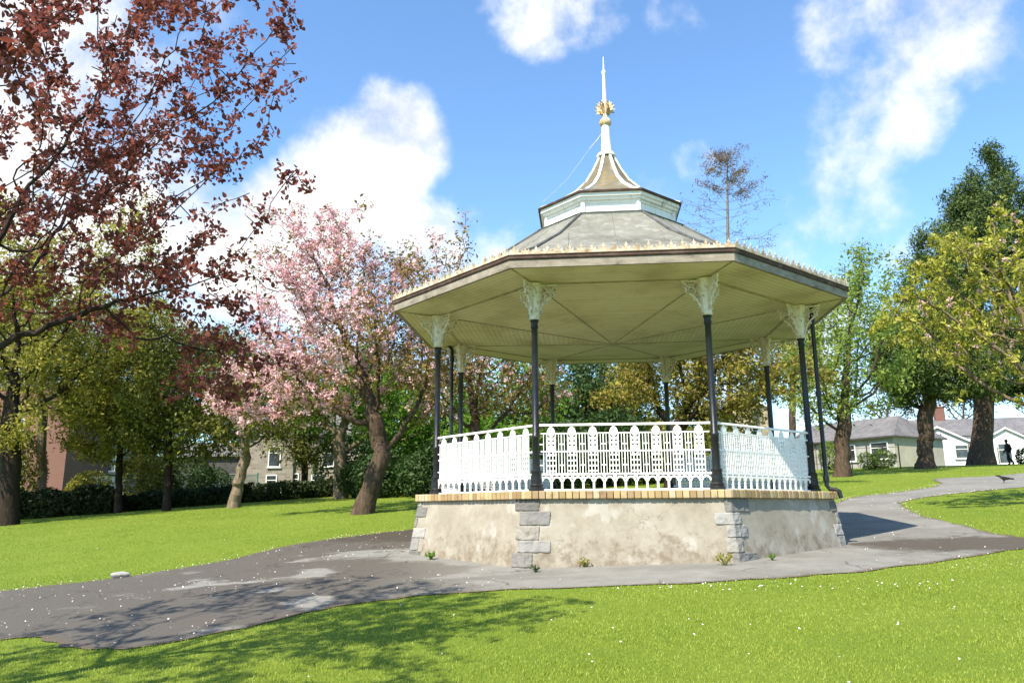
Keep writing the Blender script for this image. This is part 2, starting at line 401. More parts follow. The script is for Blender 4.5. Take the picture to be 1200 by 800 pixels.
_tn = np.roll(path2, -1, 0)-np.roll(path2, 1, 0); _tn /= np.linalg.norm(_tn, axis=1)[:, None]+1e-9
path2 = path2 + np.c_[_tn[:, 1], -_tn[:, 0]]*(_jn*.045)[:, None]
def inpoly(x, y, poly):
    res = np.zeros(len(x), bool); px, py = poly[:, 0], poly[:, 1]; qx, qy = np.roll(px, -1), np.roll(py, -1)
    m = (x > px.min()) & (x < px.max()) & (y > py.min()) & (y < py.max()); idx = np.nonzero(m)[0]
    xi, yi = x[idx], y[idx]; r = np.zeros(len(idx), bool)
    for a, b, c, d in zip(px, py, qx, qy):
        if b == d: continue
        cr = ((b > yi) != (d > yi)) & (xi < (c-a)*(yi-b)/(d-b)+a); r ^= cr
    res[idx] = r; return res
gxs, gys = np.meshgrid(np.arange(path2[:, 0].min(), path2[:, 0].max(), .4), np.arange(path2[:, 1].min(), path2[:, 1].max(), .4))
ins = inpoly(gxs.ravel(), gys.ravel(), path2)
inner = np.c_[gxs.ravel()[ins], gys.ravel()[ins]]
def m_path():
    m, nt, bs, L = newmat('worn_asphalt')
    a = noise(nt, .33, 6, .6, dist=.8); b = noise(nt, 2.2, 7, .7); c = noise(nt, 140, 3, .7); d = noise(nt, .55, 5, .6, vec=stretch(nt, .5, 1.3, 1), dist=.5)
    col = ramp(nt, [(.3, (.165, .156, .135)), (.6, (.22, .21, .185)), (.8, (.27, .26, .23))], b)
    tc = nt.nodes.new('ShaderNodeTexCoord'); sp = nt.nodes.new('ShaderNodeSeparateXYZ'); L.new(tc.outputs['Object'], sp.inputs[0])
    damp = sstep(nt, mth(nt, 'ADD', mth(nt, 'ADD', mth(nt, 'MULTIPLY', a, .5), mth(nt, 'MULTIPLY', d, .5)), mth(nt, 'MULTIPLY', sstep(nt, sp.outputs['X'], -1.0, -7.0), .07)), .475, .525)
    lft = sstep(nt, sp.outputs['X'], -1.5, -5.0)                                 # the dip on the left stays damp longest
    damp = mth(nt, 'MULTIPLY', damp, mth(nt, 'MULTIPLY_ADD', lft, .75, .22), clamp=True)
    col = mixc(nt, damp, col, (.085, .073, .057))
    col = mixc(nt, mth(nt, 'MULTIPLY', sstep(nt, c, .48, .7), .5), col, (.05, .046, .04))
    col = mixc(nt, mth(nt, 'MULTIPLY', sstep(nt, noise(nt, 90, 2, .6), .62, .72), .45), col, (.36, .34, .31))
    vo = nt.nodes.new('ShaderNodeTexVoronoi'); vo.feature = 'DISTANCE_TO_EDGE'; vo.inputs['Scale'].default_value = .42
    wv = nt.nodes.new('ShaderNodeVectorMath'); wv.operation = 'ADD'; nz = nt.nodes.new('ShaderNodeTexNoise'); nz.inputs['Scale'].default_value = 1.6; nz.inputs['Detail'].default_value = 6; L.new(tc.outputs['Object'], nz.inputs['Vector']); L.new(nz.outputs['Color'], wv.inputs[1]); L.new(tc.outputs['Object'], wv.inputs[0]); L.new(wv.outputs[0], vo.inputs['Vector'])
    crk = mth(nt, 'MULTIPLY', sstep(nt, vo.outputs['Distance'], .009, .002), sstep(nt, noise(nt, .5, 2), .48, .56))
    col = mixc(nt, mth(nt, 'MULTIPLY', crk, .7), col, (.03, .027, .022))
    ea = nt.nodes.new('ShaderNodeAttribute'); ea.attribute_name = 'edge'        # metres in from the turf: earth and litter gather there
    es = sstep(nt, mth(nt, 'ADD', ea.outputs['Fac'], mth(nt, 'MULTIPLY', mth(nt, 'SUBTRACT', noise(nt, 2.5, 7, .75), .5), .5)), .17, .03)
    col = mixc(nt, mth(nt, 'MULTIPLY', es, .85), col, mixc(nt, noise(nt, 25, 4, .7), (.05, .036, .022), (.16, .115, .08)))
    for (qx, qy), rx_, ry_ in ((G(1135, 637), 2.6, 1.2), (G(490, 624), 3.0, 2.4)):  # dark ovals: tree shade, with damp brown, painted into the asphalt colour
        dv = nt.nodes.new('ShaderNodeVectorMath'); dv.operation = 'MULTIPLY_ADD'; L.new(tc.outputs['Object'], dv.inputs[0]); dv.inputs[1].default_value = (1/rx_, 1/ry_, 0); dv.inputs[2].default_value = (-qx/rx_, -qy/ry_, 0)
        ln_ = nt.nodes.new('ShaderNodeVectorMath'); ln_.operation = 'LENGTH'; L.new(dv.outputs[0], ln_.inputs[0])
        damp_shade = sstep(nt, mth(nt, 'ADD', ln_.outputs['Value'], mth(nt, 'MULTIPLY', mth(nt, 'SUBTRACT', noise(nt, 1.4, 7, .7), .5), 1.6)), 1.05, .65)
        col = mixc(nt, mth(nt, 'MULTIPLY', damp_shade, .85), col, (.055, .042, .028))
    L.new(col, bs.inputs['Base Color'])
    L.new(mth(nt, 'MULTIPLY_ADD', damp, -.25, .9), bs.inputs['Roughness']); bs.inputs['Specular IOR Level'].default_value = .3
    bump(nt, c, .5, .008, bs); return m
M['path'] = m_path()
vs2 = [Vector((float(x), float(y))) for x, y in np.r_[path2, inner]]
cd = delaunay_2d_cdt(vs2, [], [list(range(len(path2)))], 1, 1e-4)
pv = np.array([(v.x, v.y) for v in cd[0]])
pf = [f for f in cd[2]]
pz = H(pv[:, 0], pv[:, 1]) + .012
me = mesh_np('path', np.c_[pv, pz], np.concatenate([np.array(f) for f in pf]), np.array([len(f) for f in pf]))
_ed = np.array([np.sqrt(((path2-q)**2).sum(1).min()) for q in pv])
_at = me.attributes.new('edge', 'FLOAT', 'POINT'); _at.data.foreach_set('value', np.minimum(_ed, .6).astype(np.float32))
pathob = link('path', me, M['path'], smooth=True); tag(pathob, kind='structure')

# ------------------------------------------------------------------ turf blades, daisies, petals
PH0 = -2.0465
def oct_pts(R, z, n=8, ph=PH0): return [np.array([R*math.cos(ph+k*PI/4), R*math.sin(ph+k*PI/4), z]) for k in range(n)]
def in_oct(x, y, R):
    ap = R*math.cos(PI/8); r = np.ones(len(x), bool)
    for k in range(8):
        a = PH0+PI/8+k*PI/4; r &= (x*math.cos(a)+y*math.sin(a) < ap)
    return r
def scatter(n, d0, d1, wl, wr, power):
    """random ground points in front of the camera, thinning out with distance"""
    u = rng.random(n); d = (d0**power + u*(d1**power-d0**power))**(1/power)
    x = CAM[0] + d*(-wl + rng.random(n)*(wl+wr)); y = CAM[1]+d
    return x, y, d
def blades(name, n, d0, d1, power, mat, lmin, lmax, w0):
    x, y, d = scatter(n, d0, d1, 1.0, 1.1, power)
    k = ~inpoly(x, y, path2) & ~in_oct(x, y, 4.6) & (x > -60)
    x, y, d = x[k]+rng.normal(0, .03, k.sum()), y[k]+rng.normal(0, .03, k.sum()), d[k]
    # lawn is thicker in some patches than in others
    pt = np.sin(x*1.9+np.sin(y*1.3)*1.4)*np.cos(y*2.3+np.sin(x*.9)*1.7)
    k = rng.random(len(x)) < .78+.22*pt
    x, y, d, pt = x[k], y[k], d[k], pt[k]; n = len(x)
    z = H(x, y)
    a = rng.random(n)*2*PI; ln = (lmin+(lmax-lmin)*rng.random(n)**1.5)*(1+.18*pt); w = w0*(1+d/14)
    dx, dy = np.cos(a), np.sin(a); lean = rng.random(n)*.75+.1; b = rng.random(n)*2*PI
    lx, ly = np.cos(b)*lean*ln, np.sin(b)*lean*ln
    p = np.c_[x, y, z]; hw = np.c_[dx*w/2, dy*w/2, np.zeros(n)]
    mid = p + np.c_[lx*.35, ly*.35, ln*.55]; tip = p + np.c_[lx, ly, ln*.92]
    V = np.stack([p-hw, p+hw, mid+hw*.8, mid-hw*.8, tip], 1).reshape(-1, 3)
    i = np.arange(n)[:, None]*5
    F = np.c_[i+0, i+1, i+2, i+3, i+3, i+2, i+4].ravel()
    me = mesh_np(name, V, F, np.tile([4, 3], n))
    o = link(name, me, mat); return o
LM['blade'] = leafmat('grass_blade', [(.155, .225, .024), (.225, .295, .03), (.28, .34, .038), (.33, .37, .055), (.40, .41, .10)], .35, nscale=.5, rough=.5, spec=.3)
grass = blades('grass', 900000, 3.2, 48, .55, LM['blade'], .013, .034, .0042)
tag(grass, 'short mown bright green grass blades covering the lawns beside the path', 'grass', kind='stuff')

def discs(name, x, y, z, r, mat, n=5, tilt=.5):
    m = len(x); a0 = rng.random(m)*2*PI; ang = a0[:, None]+np.arange(n)[None]*2*PI/n
    nx, ny = rng.normal(0, tilt, m), rng.normal(0, tilt, m)
    rr = r[:, None]*(.7+.6*rng.random((m, n)))
    ox, oy = np.cos(ang)*rr, np.sin(ang)*rr; oz = ox*nx[:, None]+oy*ny[:, None]; oz -= oz.min(1, keepdims=True)
    V = np.stack([x[:, None]+ox, y[:, None]+oy, z[:, None]+oz], -1).reshape(-1, 3)
    F = (np.arange(m)[:, None]*n+np.arange(n)[None]).ravel()
    return link(name, mesh_np(name, V, F, np.full(m, n)), mat)
M['petal'] = m_island('fallen_petal', [(.32, .22, .17), (.55, .42, .40), (.68, .58, .56), (.76, .72, .70)], 3, .8, 0)
M['daisy'] = simple('daisy_white', [(.3, (.78, .78, .75)), (.7, (.82, .82, .8))], 3, .7)
xs_, ys_, ds_ = [], [], []
x, y, d = scatter(16000, 6, 40, .8, .75, .8)
k = inpoly(x, y, path2) & ~in_oct(x, y, 4.6)
wgt = np.where(x < -2.5, 1.0, np.where(x > 4, .35, .12))*np.clip(.55+.6*np.sin(x*.8+y*.5)*np.sin(y*1.1-x*.3), .1, 1)
k &= rng.random(len(x)) < wgt*.8
px_, py_ = x[k], y[k]
# petals drift up against the far edge of the path
e = path2[rng.integers(0, len(path2), 14000)] + rng.normal(0, .11, (14000, 2))
ek = (e[:, 1] > -6) & (e[:, 1] < 14) & (e[:, 0] < 14) & (rng.random(14000) < np.where((e[:, 0] < -3) | (e[:, 1] > 2), .75, .1))
e = e[ek]
px_, py_ = np.r_[px_, e[:, 0]], np.r_[py_, e[:, 1]]
inp = inpoly(px_, py_, path2)
pet = discs('fallen_petals', px_, py_, H(px_, py_)+np.where(inp, .016, .035), .005+.007*rng.random(len(px_)), M['petal'])
tag(pet, 'pale fallen cherry petals scattered over the asphalt path', 'petals', kind='stuff')
# daisies: a few drifts and single heads in the near lawn
cl = [G(830, 690), G(865, 692), G(1030, 690), G(1050, 688), G(1140, 665), G(710, 765), G(900, 760), G(640, 720), G(1100, 720), G(400, 640), G(180, 640)]
dxs, dys = [], []
for (cx, cy), nn, sp_ in zip(cl, [60, 40, 26, 16, 14, 8, 6, 8, 8, 6, 6], [.55, .5, .5, .4, .6, .8, .6, .9, .7, .8, .9]):
    dxs += list(rng.normal(cx, sp_, nn)); dys += list(rng.normal(cy, sp_*.35, nn))
x, y, d = scatter(150, 5.5, 22, .7, .7, .8); dxs += list(x); dys += list(y)
dxs, dys = np.array(dxs), np.array(dys); k = ~inpoly(dxs, dys, path2) & ~in_oct(dxs, dys, 4.7)
dxs, dys = dxs[k], dys[k]
dz = discs('daisies', dxs, dys, H(dxs, dys)+.045+.01*rng.random(len(dxs)), .006+.005*rng.random(len(dxs)), M['daisy'], 8, .3)
tag(dz, 'small white daisies dotted over the mown lawn in front of the bandstand', 'daisies', kind='stuff')

# ------------------------------------------------------------------ the bandstand
bs_ = thing('bandstand', 'octagonal bandstand with white railings, black columns and grey spired roof on a rendered plinth', 'bandstand', (0, 0, 0))
def zz(h): return ZT+h
# plinth: battered rendered wall
mb = MB()
Rt, Rb = 4.335, 4.335+(4.4987-4.335)*(1.45/1.0)
mb.lathe([(4.335+(4.4987-4.335)*((ZT-.14+.6)/(ZT-.14)), -.6), (4.335, zz(-.135)), (4.28, zz(-.135)), (4.28, zz(-.02))], n=8, ph=PH0)
plinth = mb.build('plinth', M['render'], bs_)
mb = MB(); mb.lathe([(4.27, zz(-.03)), (4.27, zz(-.006))], n=8, ph=PH0); mb.build('deck', M['deck'], bs_)
def side(k):
    a = PH0+PI/8+k*PI/4
    n = np.array([math.cos(a), math.sin(a), 0]); t = np.array([-math.sin(a), math.cos(a), 0])
    return n, t, a
def wall_R(z):  # circumradius of the battered wall at height z
    return 4.335+(4.4987-4.335)*((ZT-.135-z)/(ZT-.135))
# coping: soldier course of yellow bricks
mb = MB(); up = np.array([0, 0, 1.])
for k in range(8):
    n, t, a = side(k); ap = 4.42*math.cos(PI/8); half = 4.42*math.sin(PI/8); nb = 30; w = 2*half/nb
    for i in range(nb):
        s = -half+(i+.5)*w; dep = .26 if 0 < i < nb-1 else .16
        jit = random.uniform(-.006, .006); hz = .135+random.uniform(-.005, .004)
        mb.box(n*(ap-dep/2+jit)+t*s+up*(zz(-.135)+hz/2), (dep, w-.010, hz), ax=(n, t, up))
cop = mb.build('coping', M['coping'], bs_, bevel=.012, seg=2)
# quoins: dressed grey stones, long and short by turns
for k in range(8):
    mb = MB(); V = np.array([math.cos(PH0+k*PI/4), math.sin(PH0+k*PI/4), 0])
    nR, tR, _ = side(k); nL, tL, _ = side(k-1)
    z = -.35; zs = []
    while z < zz(-.135)-.02:
        hh = random.choice((.2, .215, .235)); z2 = min(z+hh, zz(-.137)); zs.append((z, z2)); z = z2
    for j, (za, zb) in enumerate(zs):
        lr, ll = ((.44, .18), (.2, .27), (.5, .14), (.17, .25))[(j+k) % 4]
        lr += random.uniform(-.1, .07); ll += random.uniform(-.08, .07)
        def ring(z, extra=.02):
            R = wall_R(z)+extra; c = V*R
            o = [c - tL*ll, c, c + tR*lr]
            i = [c + tR*lr - nR*.12, c - V*.14, c - tL*ll - nL*.12]
            return [p+up*z for p in o+i]
        b_, t_ = ring(za+.006), ring(zb-.006)
        n6 = 6
        mb.add(b_+t_, [tuple(range(6))[::-1], tuple(range(6, 12))]+[(i, (i+1) % 6, 6+(i+1) % 6, 6+i) for i in range(6)])
    qo = mb.build('quoins', M['quoin'], bs_, bevel=.014, seg=2)
    sb = qo.modifiers.new('sub', 'SUBSURF'); sb.subdivision_type = 'SIMPLE'; sb.levels = 3; sb.render_levels = 3
    tx = bpy.data.textures.get('chips') or bpy.data.textures.new('chips', 'CLOUDS'); tx.noise_scale = .09
    dm = qo.modifiers.new('chip', 'DISPLACE'); dm.texture = tx; dm.strength = .03; dm.mid_level = .5; dm.texture_coords = 'GLOBAL'

# columns: lathe shaft, sub-parts capital and scroll brackets
RC = 3.9967
col_prof = [(.135, 0), (.135, .05), (.11, .07), (.12, .1), (.095, .13), (.10, .2), (.085, .3), (.095, .32), (.095, .345), (.068, .37), (.062, .9), (.075, .92), (.075, .95), (.060, .97), (.056, 2.86), (.070, 2.88), (.070, 2.91), (.058, 2.93), (.064, 2.97), (.085, 3.02)]
def bracket_mesh():
    """filigree scroll bracket in the local x-z plane, growing away from x=0"""
    mb = MB()
    def strip(pts, w=.016, th=.022):
        for (x0, z0), (x1, z1) in zip(pts[:-1], pts[1:]):
            c = np.array([(x0+x1)/2, 0, (z0+z1)/2]); dv = np.array([x1-x0, 0, z1-z0]); l = np.linalg.norm(dv)+1e-9; dv = dv/l
            mb.box(c, (l+.006, th, w), ax=(dv, np.array([0, 1., 0]), np.cross(dv, (0, 1., 0))))
    def arc(cx, cz, r, a0, a1, n=10, r1=None):
        return [(cx+(r+((r1 if r1 is not None else r)-r)*i/n)*math.cos(math.radians(a0+(a1-a0)*i/n)), cz+(r+((r1 if r1 is not None else r)-r)*i/n)*math.sin(math.radians(a0+(a1-a0)*i/n))) for i in range(n+1)]
    bz = lambda p0, p1, p2, p3, n=12: [tuple((1-t)**3*np.array(p0)+3*t*(1-t)**2*np.array(p1)+3*t*t*(1-t)*np.array(p2)+t**3*np.array(p3)) for t in np.linspace(0, 1, n+1)]
    strip(bz((.08, 3.10), (.13, 3.22), (.14, 3.34), (.30, 3.44)), .026, .03)
    strip(bz((.30, 3.44), (.37, 3.50), (.36, 3.60), (.40, 3.66)), .024, .03)
    strip(arc(.255, 3.49, .075, 220, -150, 16, .02), .018)
    strip(arc(.165, 3.36, .06, 260, -90, 14, .018), .016)
    strip(bz((.09, 3.20), (.12, 3.36), (.12, 3.5), (.09, 3.63)), .018)
    strip(bz((.12, 3.48), (.18, 3.56), (.22, 3.6), (.36, 3.62)), .018)
    strip(arc(.16, 3.59, .045, 0, 340, 10), .016); strip(arc(.30, 3.585, .035, 0, 340, 9), .014)
    strip([(.08, 3.655), (.42, 3.665)], .03, .035)
    for x, z in ((.345, 3.47), (.21, 3.33), (.13, 3.17), (.38, 3.56)):
        strip(arc(x, z, .018, 0, 350, 6), .014, .03)
    return mb
brk = None; cols = []
colproto = None
for k in range(8):
    a = PH0+k*PI/4; x, y = RC*math.cos(a), RC*math.sin(a)
    if k == 0:
        mb = MB(); mb.lathe(col_prof, n=20)
        colo = mb.build('column', M['black'], bs_, smooth=True)
        mb = MB(); mb.lathe([(.082, 3.022), (.10, 3.05), (.085, 3.09), (.095, 3.3), (.115, 3.42), (.10, 3.46), (.135, 3.6), (.16, 3.69)], n=8, ph=PI/8)
        capo = mb.build('capital', M['cream_iron'], colo)
        br0 = bracket_mesh().build('bracket', M['cream_iron'], colo); brme = br0.data
        brs = [br0]
        for q in range(1, 4):
            b2 = br0.copy(); COL.objects.link(b2); b2.parent = colo; brs.append(b2)
        for b_, rz in zip(brs, (PI/2+PI/8, -PI/2-PI/8, 0, PI)): b_.rotation_euler = (0, 0, rz)
        colproto = colo
    else:
        colo = colproto.copy(); COL.objects.link(colo); colo.parent = bs_
        for ch in list(colproto.children):
            c = ch.copy(); COL.objects.link(c); c.parent = colo
    colo.location = (x, y, ZT); colo.rotation_euler = (0, 0, a)

# railings: cast iron panels, same pattern on seven sides; the far side is the way in
def railing_mb(width):
    mb = MB(); th = .022
    def bx(s, h, w, hh, t=th): mb.box((s, 0, h), (w, t, hh))
    def ann(s, h, ro, ri, t=th, n=14, a0=0, a1=2*PI):
        full = abs(a1-a0-2*PI) < 1e-6; m = n if full else n+1
        A = [a0+(a1-a0)*i/n for i in range(m)]
        vs = []
        for yy in (-t/2, t/2):
            for r in (ro, ri):
                vs += [(s+r*math.cos(q), yy, h+r*math.sin(q)) for q in A]
        fs = []
        for i in range(n if full else m-1):
            j = (i+1) % m
            fs += [(i, j, m+j, m+i), (2*m+i, 3*m+i, 3*m+j, 2*m+j), (i, 2*m+i, 2*m+j, j), (m+i, m+j, 3*m+j, 3*m+i)]
        mb.add(vs, fs)
    npd = 8; p = width/npd; h0 = -width/2
    bx(0, .985, width, .020); bx(0, .675, width, .024); bx(0, .285, width, .034); bx(0, .02, width, .03, .035)
    for i in range(npd):
        c = h0+(i+.5)*p
        # onion-shaped crest over each motif, reaching the handrail
        pts = [(c+x_, -th/2, 1.0+z_) for x_, z_ in ((-.035, -.06), (.035, -.06), (.066, -.02), (.070, .025), (.05, .07), (.02, .098), (0, .115), (-.02, .098), (-.05, .07), (-.070, .025), (-.066, -.02))]
        mb.prism(pts, (0, th, 0))
        # motif, upper half: bars with leaf crosses
        for s_ in (-.075, .075): bx(c+s_, .83, .016, .31)
        bx(c, .82, .016, .31)
        for hz in (.745, .82, .895):
            for s_ in (-.037, .037):
                for sg in (-1, 1):
                    q = math.pi/4*sg
                    mb.box((c+s_, 0, hz), (.085, th*.8, .020), ax=(np.array([math.cos(q), 0, math.sin(q)]), np.array([0, 1., 0]), np.array([-math.sin(q), 0, math.cos(q)])))
        # motif, lower half: pierced strap work
        for s_, w in ((-.082, .014), (-.028, .015), (.028, .015), (.082, .014)): bx(c+s_, .48, w, .37)
        for hz in (.34, .43, .52, .61): bx(c, hz, .175, .026, th*.8)
        ann(c, .655, .055, .03, n=10); mb.prism([(c+.07*math.cos(q), -th*.45, .675+.05*math.sin(q)) for q in np.linspace(0, PI, 9)], (0, th*.9, 0))
        # slim bars between motifs
        e = h0+i*p
        for s_, w in ((0, .020), (-.05, .011), (.05, .011)):
            if abs(e+s_) < width/2-.01:
                bx(e+s_, .83, w, .31); bx(e+s_, .48, w, .37)
        for hz in (.44, .80): bx(e, hz, .08, .02, th*.8)
        # arcade along the bottom
        for q in (-.25, .25):
            ann(c+q*p, .165, .088, .056, n=10, a0=0, a1=PI)
        for q in (-.5, 0):
            bx(c+q*p, .09, .036, .15); bx(c+q*p, .24, .05, .06)
    return mb
rl = None
for k in range(8):
    if k == 4: continue
    n, t, a = side(k); width = 2*RC*math.sin(PI/8)-.17
    c = n*RC*math.cos(PI/8)
    if rl is None:
        rl = railing_mb(width).build('railing', M['white_iron'], bs_)
        mb = MB(); mb.box((0, 0, 1.125), (width+.04, .045, .022)); mb.tube([(-width/2-.02, 0, 1.137), (width/2+.02, 0, 1.137)], .016, 8)
        mb.build('handrail', M['white_iron'], rl)
        o = rl
    else:
        o = rl.copy(); COL.objects.link(o); o.parent = bs_
        for ch in list(rl.children):
            c2 = ch.copy(); COL.objects.link(c2); c2.parent = o
    o.location = (c[0], c[1], ZT); o.rotation_euler = (0, 0, a+PI/2)
# steps at the far side
n, t, a = side(4); mb = MB()
for i in range(5):
    mb.box(n*(4.28+.3*(i+.5))+up*(ZT-.2*(i+1)+.09-.5+.0), (.3, 1.5, 1.0), ax=(n, t, up))
mb.build('steps', M['deck'], bs_, bevel=.01)

# ceiling: shallow inverted cone of boards, edge strip to the eaves
RE = 4.9407; HE = 3.754
bm = bmesh.new(); across = []
lay = bm.verts.layers.float.new('across')
def bv(p, ac):
    v = bm.verts.new(p); v[lay] = ac; return v
for k in range(8):
    A = [np.array([math.cos(PH0+(k+i)*PI/4), math.sin(PH0+(k+i)*PI/4)]) for i in (0, 1)]
    ca = math.cos(PI/8)
    c0 = bv((0, 0, zz(3.33)), 0)
    q = [bv((*(A[i]*RC), zz(3.70)), RC*ca) for i in (0, 1)]
    bm.faces.new((c0, q[1], q[0]))
    q = [bv((*(A[i]*RC), zz(3.70)), RC*ca) for i in (0, 1)]; e = [bv((*(A[i]*(RE-.02)), zz(HE)), (RE-.02)*ca) for i in (0, 1)]
    bm.faces.new((q[0], q[1], e[1], e[0]))
me = bpy.data.meshes.new('soffit'); bm.to_mesh(me); bm.free()
soff = link('soffit', me, M['soffit'], bs_)
mb = MB()
for k in range(8):
    A0 = oct_pts(RC, zz(3.694))[k]; A1 = oct_pts(RC, zz(3.694))[(k+1) % 8]; E0 = oct_pts(RE-.05, zz(HE-.006))[k]
    c0 = np.array([0, 0, zz(3.327)])
    mb.tube([A0, A1], .018, 6); mb.tube([c0, A0], .014, 6); mb.tube([A0, E0], .014, 6)
mb.lathe([(.05, zz(3.29)), (.10, zz(3.31)), (.10, zz(3.345))], n=12)
mb.build('beading', M['soffit_bead'], soff)
# fascia, gutter, cresting
mb = MB()
mb.lathe([(RE-.05, zz(HE)-.004), (RE, zz(HE)-.012), (RE, zz(HE+.125)), (RE-.02, zz(HE+.13))], n=8, ph=PH0)
mb.build('fascia', M['fascia'], bs_)
mb = MB()
mb.lathe([(RE-.06, zz(HE+.128)), (RE+.015, zz(HE+.128)), (RE+.03, zz(HE+.15)), (RE+.03, zz(HE+.185)), (RE+.045, zz(HE+.2)), (RE+.03, zz(HE+.212)), (RE-.1, zz(HE+.212))], n=8, ph=PH0)
mb.build('gutter', M['gutter'], bs_)
mb = MB()
zc = zz(HE+.212)
for k in range(8):
    n, t, a = side(k); R = RE+.03; ap = R*math.cos(PI/8); half = R*math.sin(PI/8); nf = 20; w = 2*half/nf
    mb.box(n*ap+up*(zc+.022), (.016, 2*half, .044), ax=(n, t, up))
    for i in range(nf):
        s = -half+(i+.5)*w; o = n*(ap-.006)+t*s+up*(zc+.03)
        if random.random() < .03: continue
        sc_ = random.uniform(.9, 1.06); ln = random.uniform(-.07, .07)
        def pp(u, v): return o + t*(u+ln*v)*sc_ + up*v*sc_
        mb.prism([pp(-.012, 0), pp(.012, 0), pp(.016, .05), pp(.032, .085), pp(.012, .10), pp(0, .145), pp(-.012, .10), pp(-.032, .085), pp(-.016, .05)], n*.012)
        for sg in (-1, 1):
            mb.prism([pp(sg*.012, .0), pp(sg*.05, .0), pp(sg*.074, .028), pp(sg*.072, .062), pp(sg*.052, .066), pp(sg*.044, .045), pp(sg*.018, .04)][::sg], n*.012)
mb.build('cresting', M['crest'], bs_)
# roof
mb = MB(); HR = HE+.20
prof = [(RE-.02, zz(HR)), (3.9, zz(HR+.47)), (2.8, zz(HR+1.10)), (1.68, zz(5.86))]
mb.lathe(prof, n=8, ph=PH0)
roof = mb.build('roof', M['lead'], bs_)
mb = MB()
for k in range(8):
    a = PH0+k*PI/4
    mb.tube([(r*math.cos(a), r*math.sin(a), z+.012) for r, z in prof], .03, 8)
mb.build('hips', M['flash'], roof, smooth=True)
mb = MB()
for k in range(8):       # standing seams
    n, t, a = side(k)
    for s in (-.9, 0.0, .9):
        pts = []
        for r, z in prof:
            ap = r*math.cos(PI/8)
            if abs(s) < r*math.sin(PI/8)-.05: pts.append(n*ap+t*s+up*(z+.004))
        if len(pts) > 1: mb.tube(pts, .012, 5)
mb.build('seams', M['lead'], roof)
# lantern
mb = MB()
mb.lathe([(1.73, zz(5.80)), (1.73, zz(5.85)), (1.60, zz(5.90)), (1.53, zz(5.91)), (1.53, zz(6.20))], n=8, ph=PH0)
lant = mb.build('lantern', M['white_wood'], bs_)
mb = MB()
for k in range(8):
    a = PH0+k*PI/4; n, t, an = side(k); ap = 1.53*math.cos(PI/8); half = 1.53*math.sin(PI/8)
    mb.box((1.545*math.cos(a), 1.545*math.sin(a), zz(6.05)), (.06, .08, .30), rz=a)
    mb.box(n*(ap+.012)+up*zz(5.935), (.028, 2*half-.08, .05), ax=(n, t, up))
    mb.box(n*(ap+.012)+up*zz(6.165), (.028, 2*half-.08, .05), ax=(n, t, up))
mb.build('lantern_frame', M['white_wood'], lant, bevel=.006)
mb = MB()
mb.lathe([(1.54, zz(6.19)), (1.62, zz(6.20)), (1.63, zz(6.25)), (1.68, zz(6.26)), (1.68, zz(6.34)), (1.5, zz(6.36))], n=8, ph=PH0)
mb.build('cornice', M['white_wood'], lant)
mb = MB(); mb.lathe([(1.60, zz(6.335)), (1.735, zz(6.335)), (1.745, zz(6.372)), (1.60, zz(6.41))], n=8, ph=PH0); mb.build('drip_edge', M['gutter'], lant)
mb = MB(); mb.lathe([(1.72, zz(5.855)), (1.765, zz(5.845)), (1.765, zz(5.86)), (1.62, zz(5.925))], n=8, ph=PH0); mb.build('flashing', M['flash'], lant)
sp = [(1.72, 6.345), (1.72, 6.365), (1.30, 6.56), (.84, 6.87), (.55, 7.17), (.36, 7.48), (.22, 7.78), (.16, 7.93)]
mb = MB(); mb.lathe([(r, zz(z)) for r, z in sp], n=8, ph=PH0)
spo = mb.build('spire', M['spire'], bs_)
for k in range(8):
    a = PH0+k*PI/4; mb = MB(); d = np.array([math.cos(a), math.sin(a), 0]); tt = np.array([-math.sin(a), math.cos(a), 0])
    for (r0, z0), (r1, z1) in zip(sp[1:-1], sp[2:]):
        w0, w1 = .026+.018*r0, .026+.018*r1
        p0, p1 = d*(r0-.02)+up*zz(z0), d*(r1-.02)+up*zz(z1)
        ln = p1-p0; nrm = np.cross(tt, ln); nrm = nrm/np.linalg.norm(nrm)*(.035)
        if nrm[2] < 0: nrm = -nrm
        mb.hexa([p0-tt*w0, p0+tt*w0, p0+tt*w0+nrm, p0-tt*w0+nrm], [p1-tt*w1, p1+tt*w1, p1+tt*w1+nrm, p1-tt*w1+nrm])
    mb.build('rib', M['white_wood'], spo)
# finial
mb = MB()
mb.lathe([(.235, zz(7.86)), (.235, zz(7.92)), (.16, zz(7.97)), (.125, zz(8.02)), (.11, zz(8.3)), (.095, zz(8.62)), (.09, zz(8.66)), (.05, zz(8.95)), (.045, zz(9.05)), (.05, zz(9.2)), (.042, zz(10.05)), (.055, zz(10.07)), (.05, zz(10.12)), (.02, zz(10.15)), (.006, zz(10.52))], n=12)
fin = mb.build('finial', M['white_iron'], bs_, smooth=True)
mb = MB(); mb.lathe([(.09, zz(8.67)), (.13, zz(8.70)), (.145, zz(8.76)), (.12, zz(8.83)), (.07, zz(8.88)), (.06, zz(8.93))], n=14)
mb.build('finial_knop', M['gold'], fin, smooth=True)
mb = MB()
for q in range(8):
    a = q*PI/4+.2; d = np.array([math.cos(a), math.sin(a), 0]); tt = np.array([-math.sin(a), math.cos(a), 0])
    def pp(r, h, s): return d*r+up*zz(h)+tt*s
    for hb, sz in ((8.98, 1.0), (9.10, .8)):
        pr = [(.04, 0), (.09, -.01), (.14, .05), (.23, .06), (.19, .10), (.26, .17), (.18, .16), (.17, .24), (.12, .17), (.06, .2), (.04, .1)]
        mb.prism([pp(r*sz+.005, hb+h*sz, -.012) for r, h in pr], tt*.024)
mb.build('finial_leaves', M['gold'], fin)
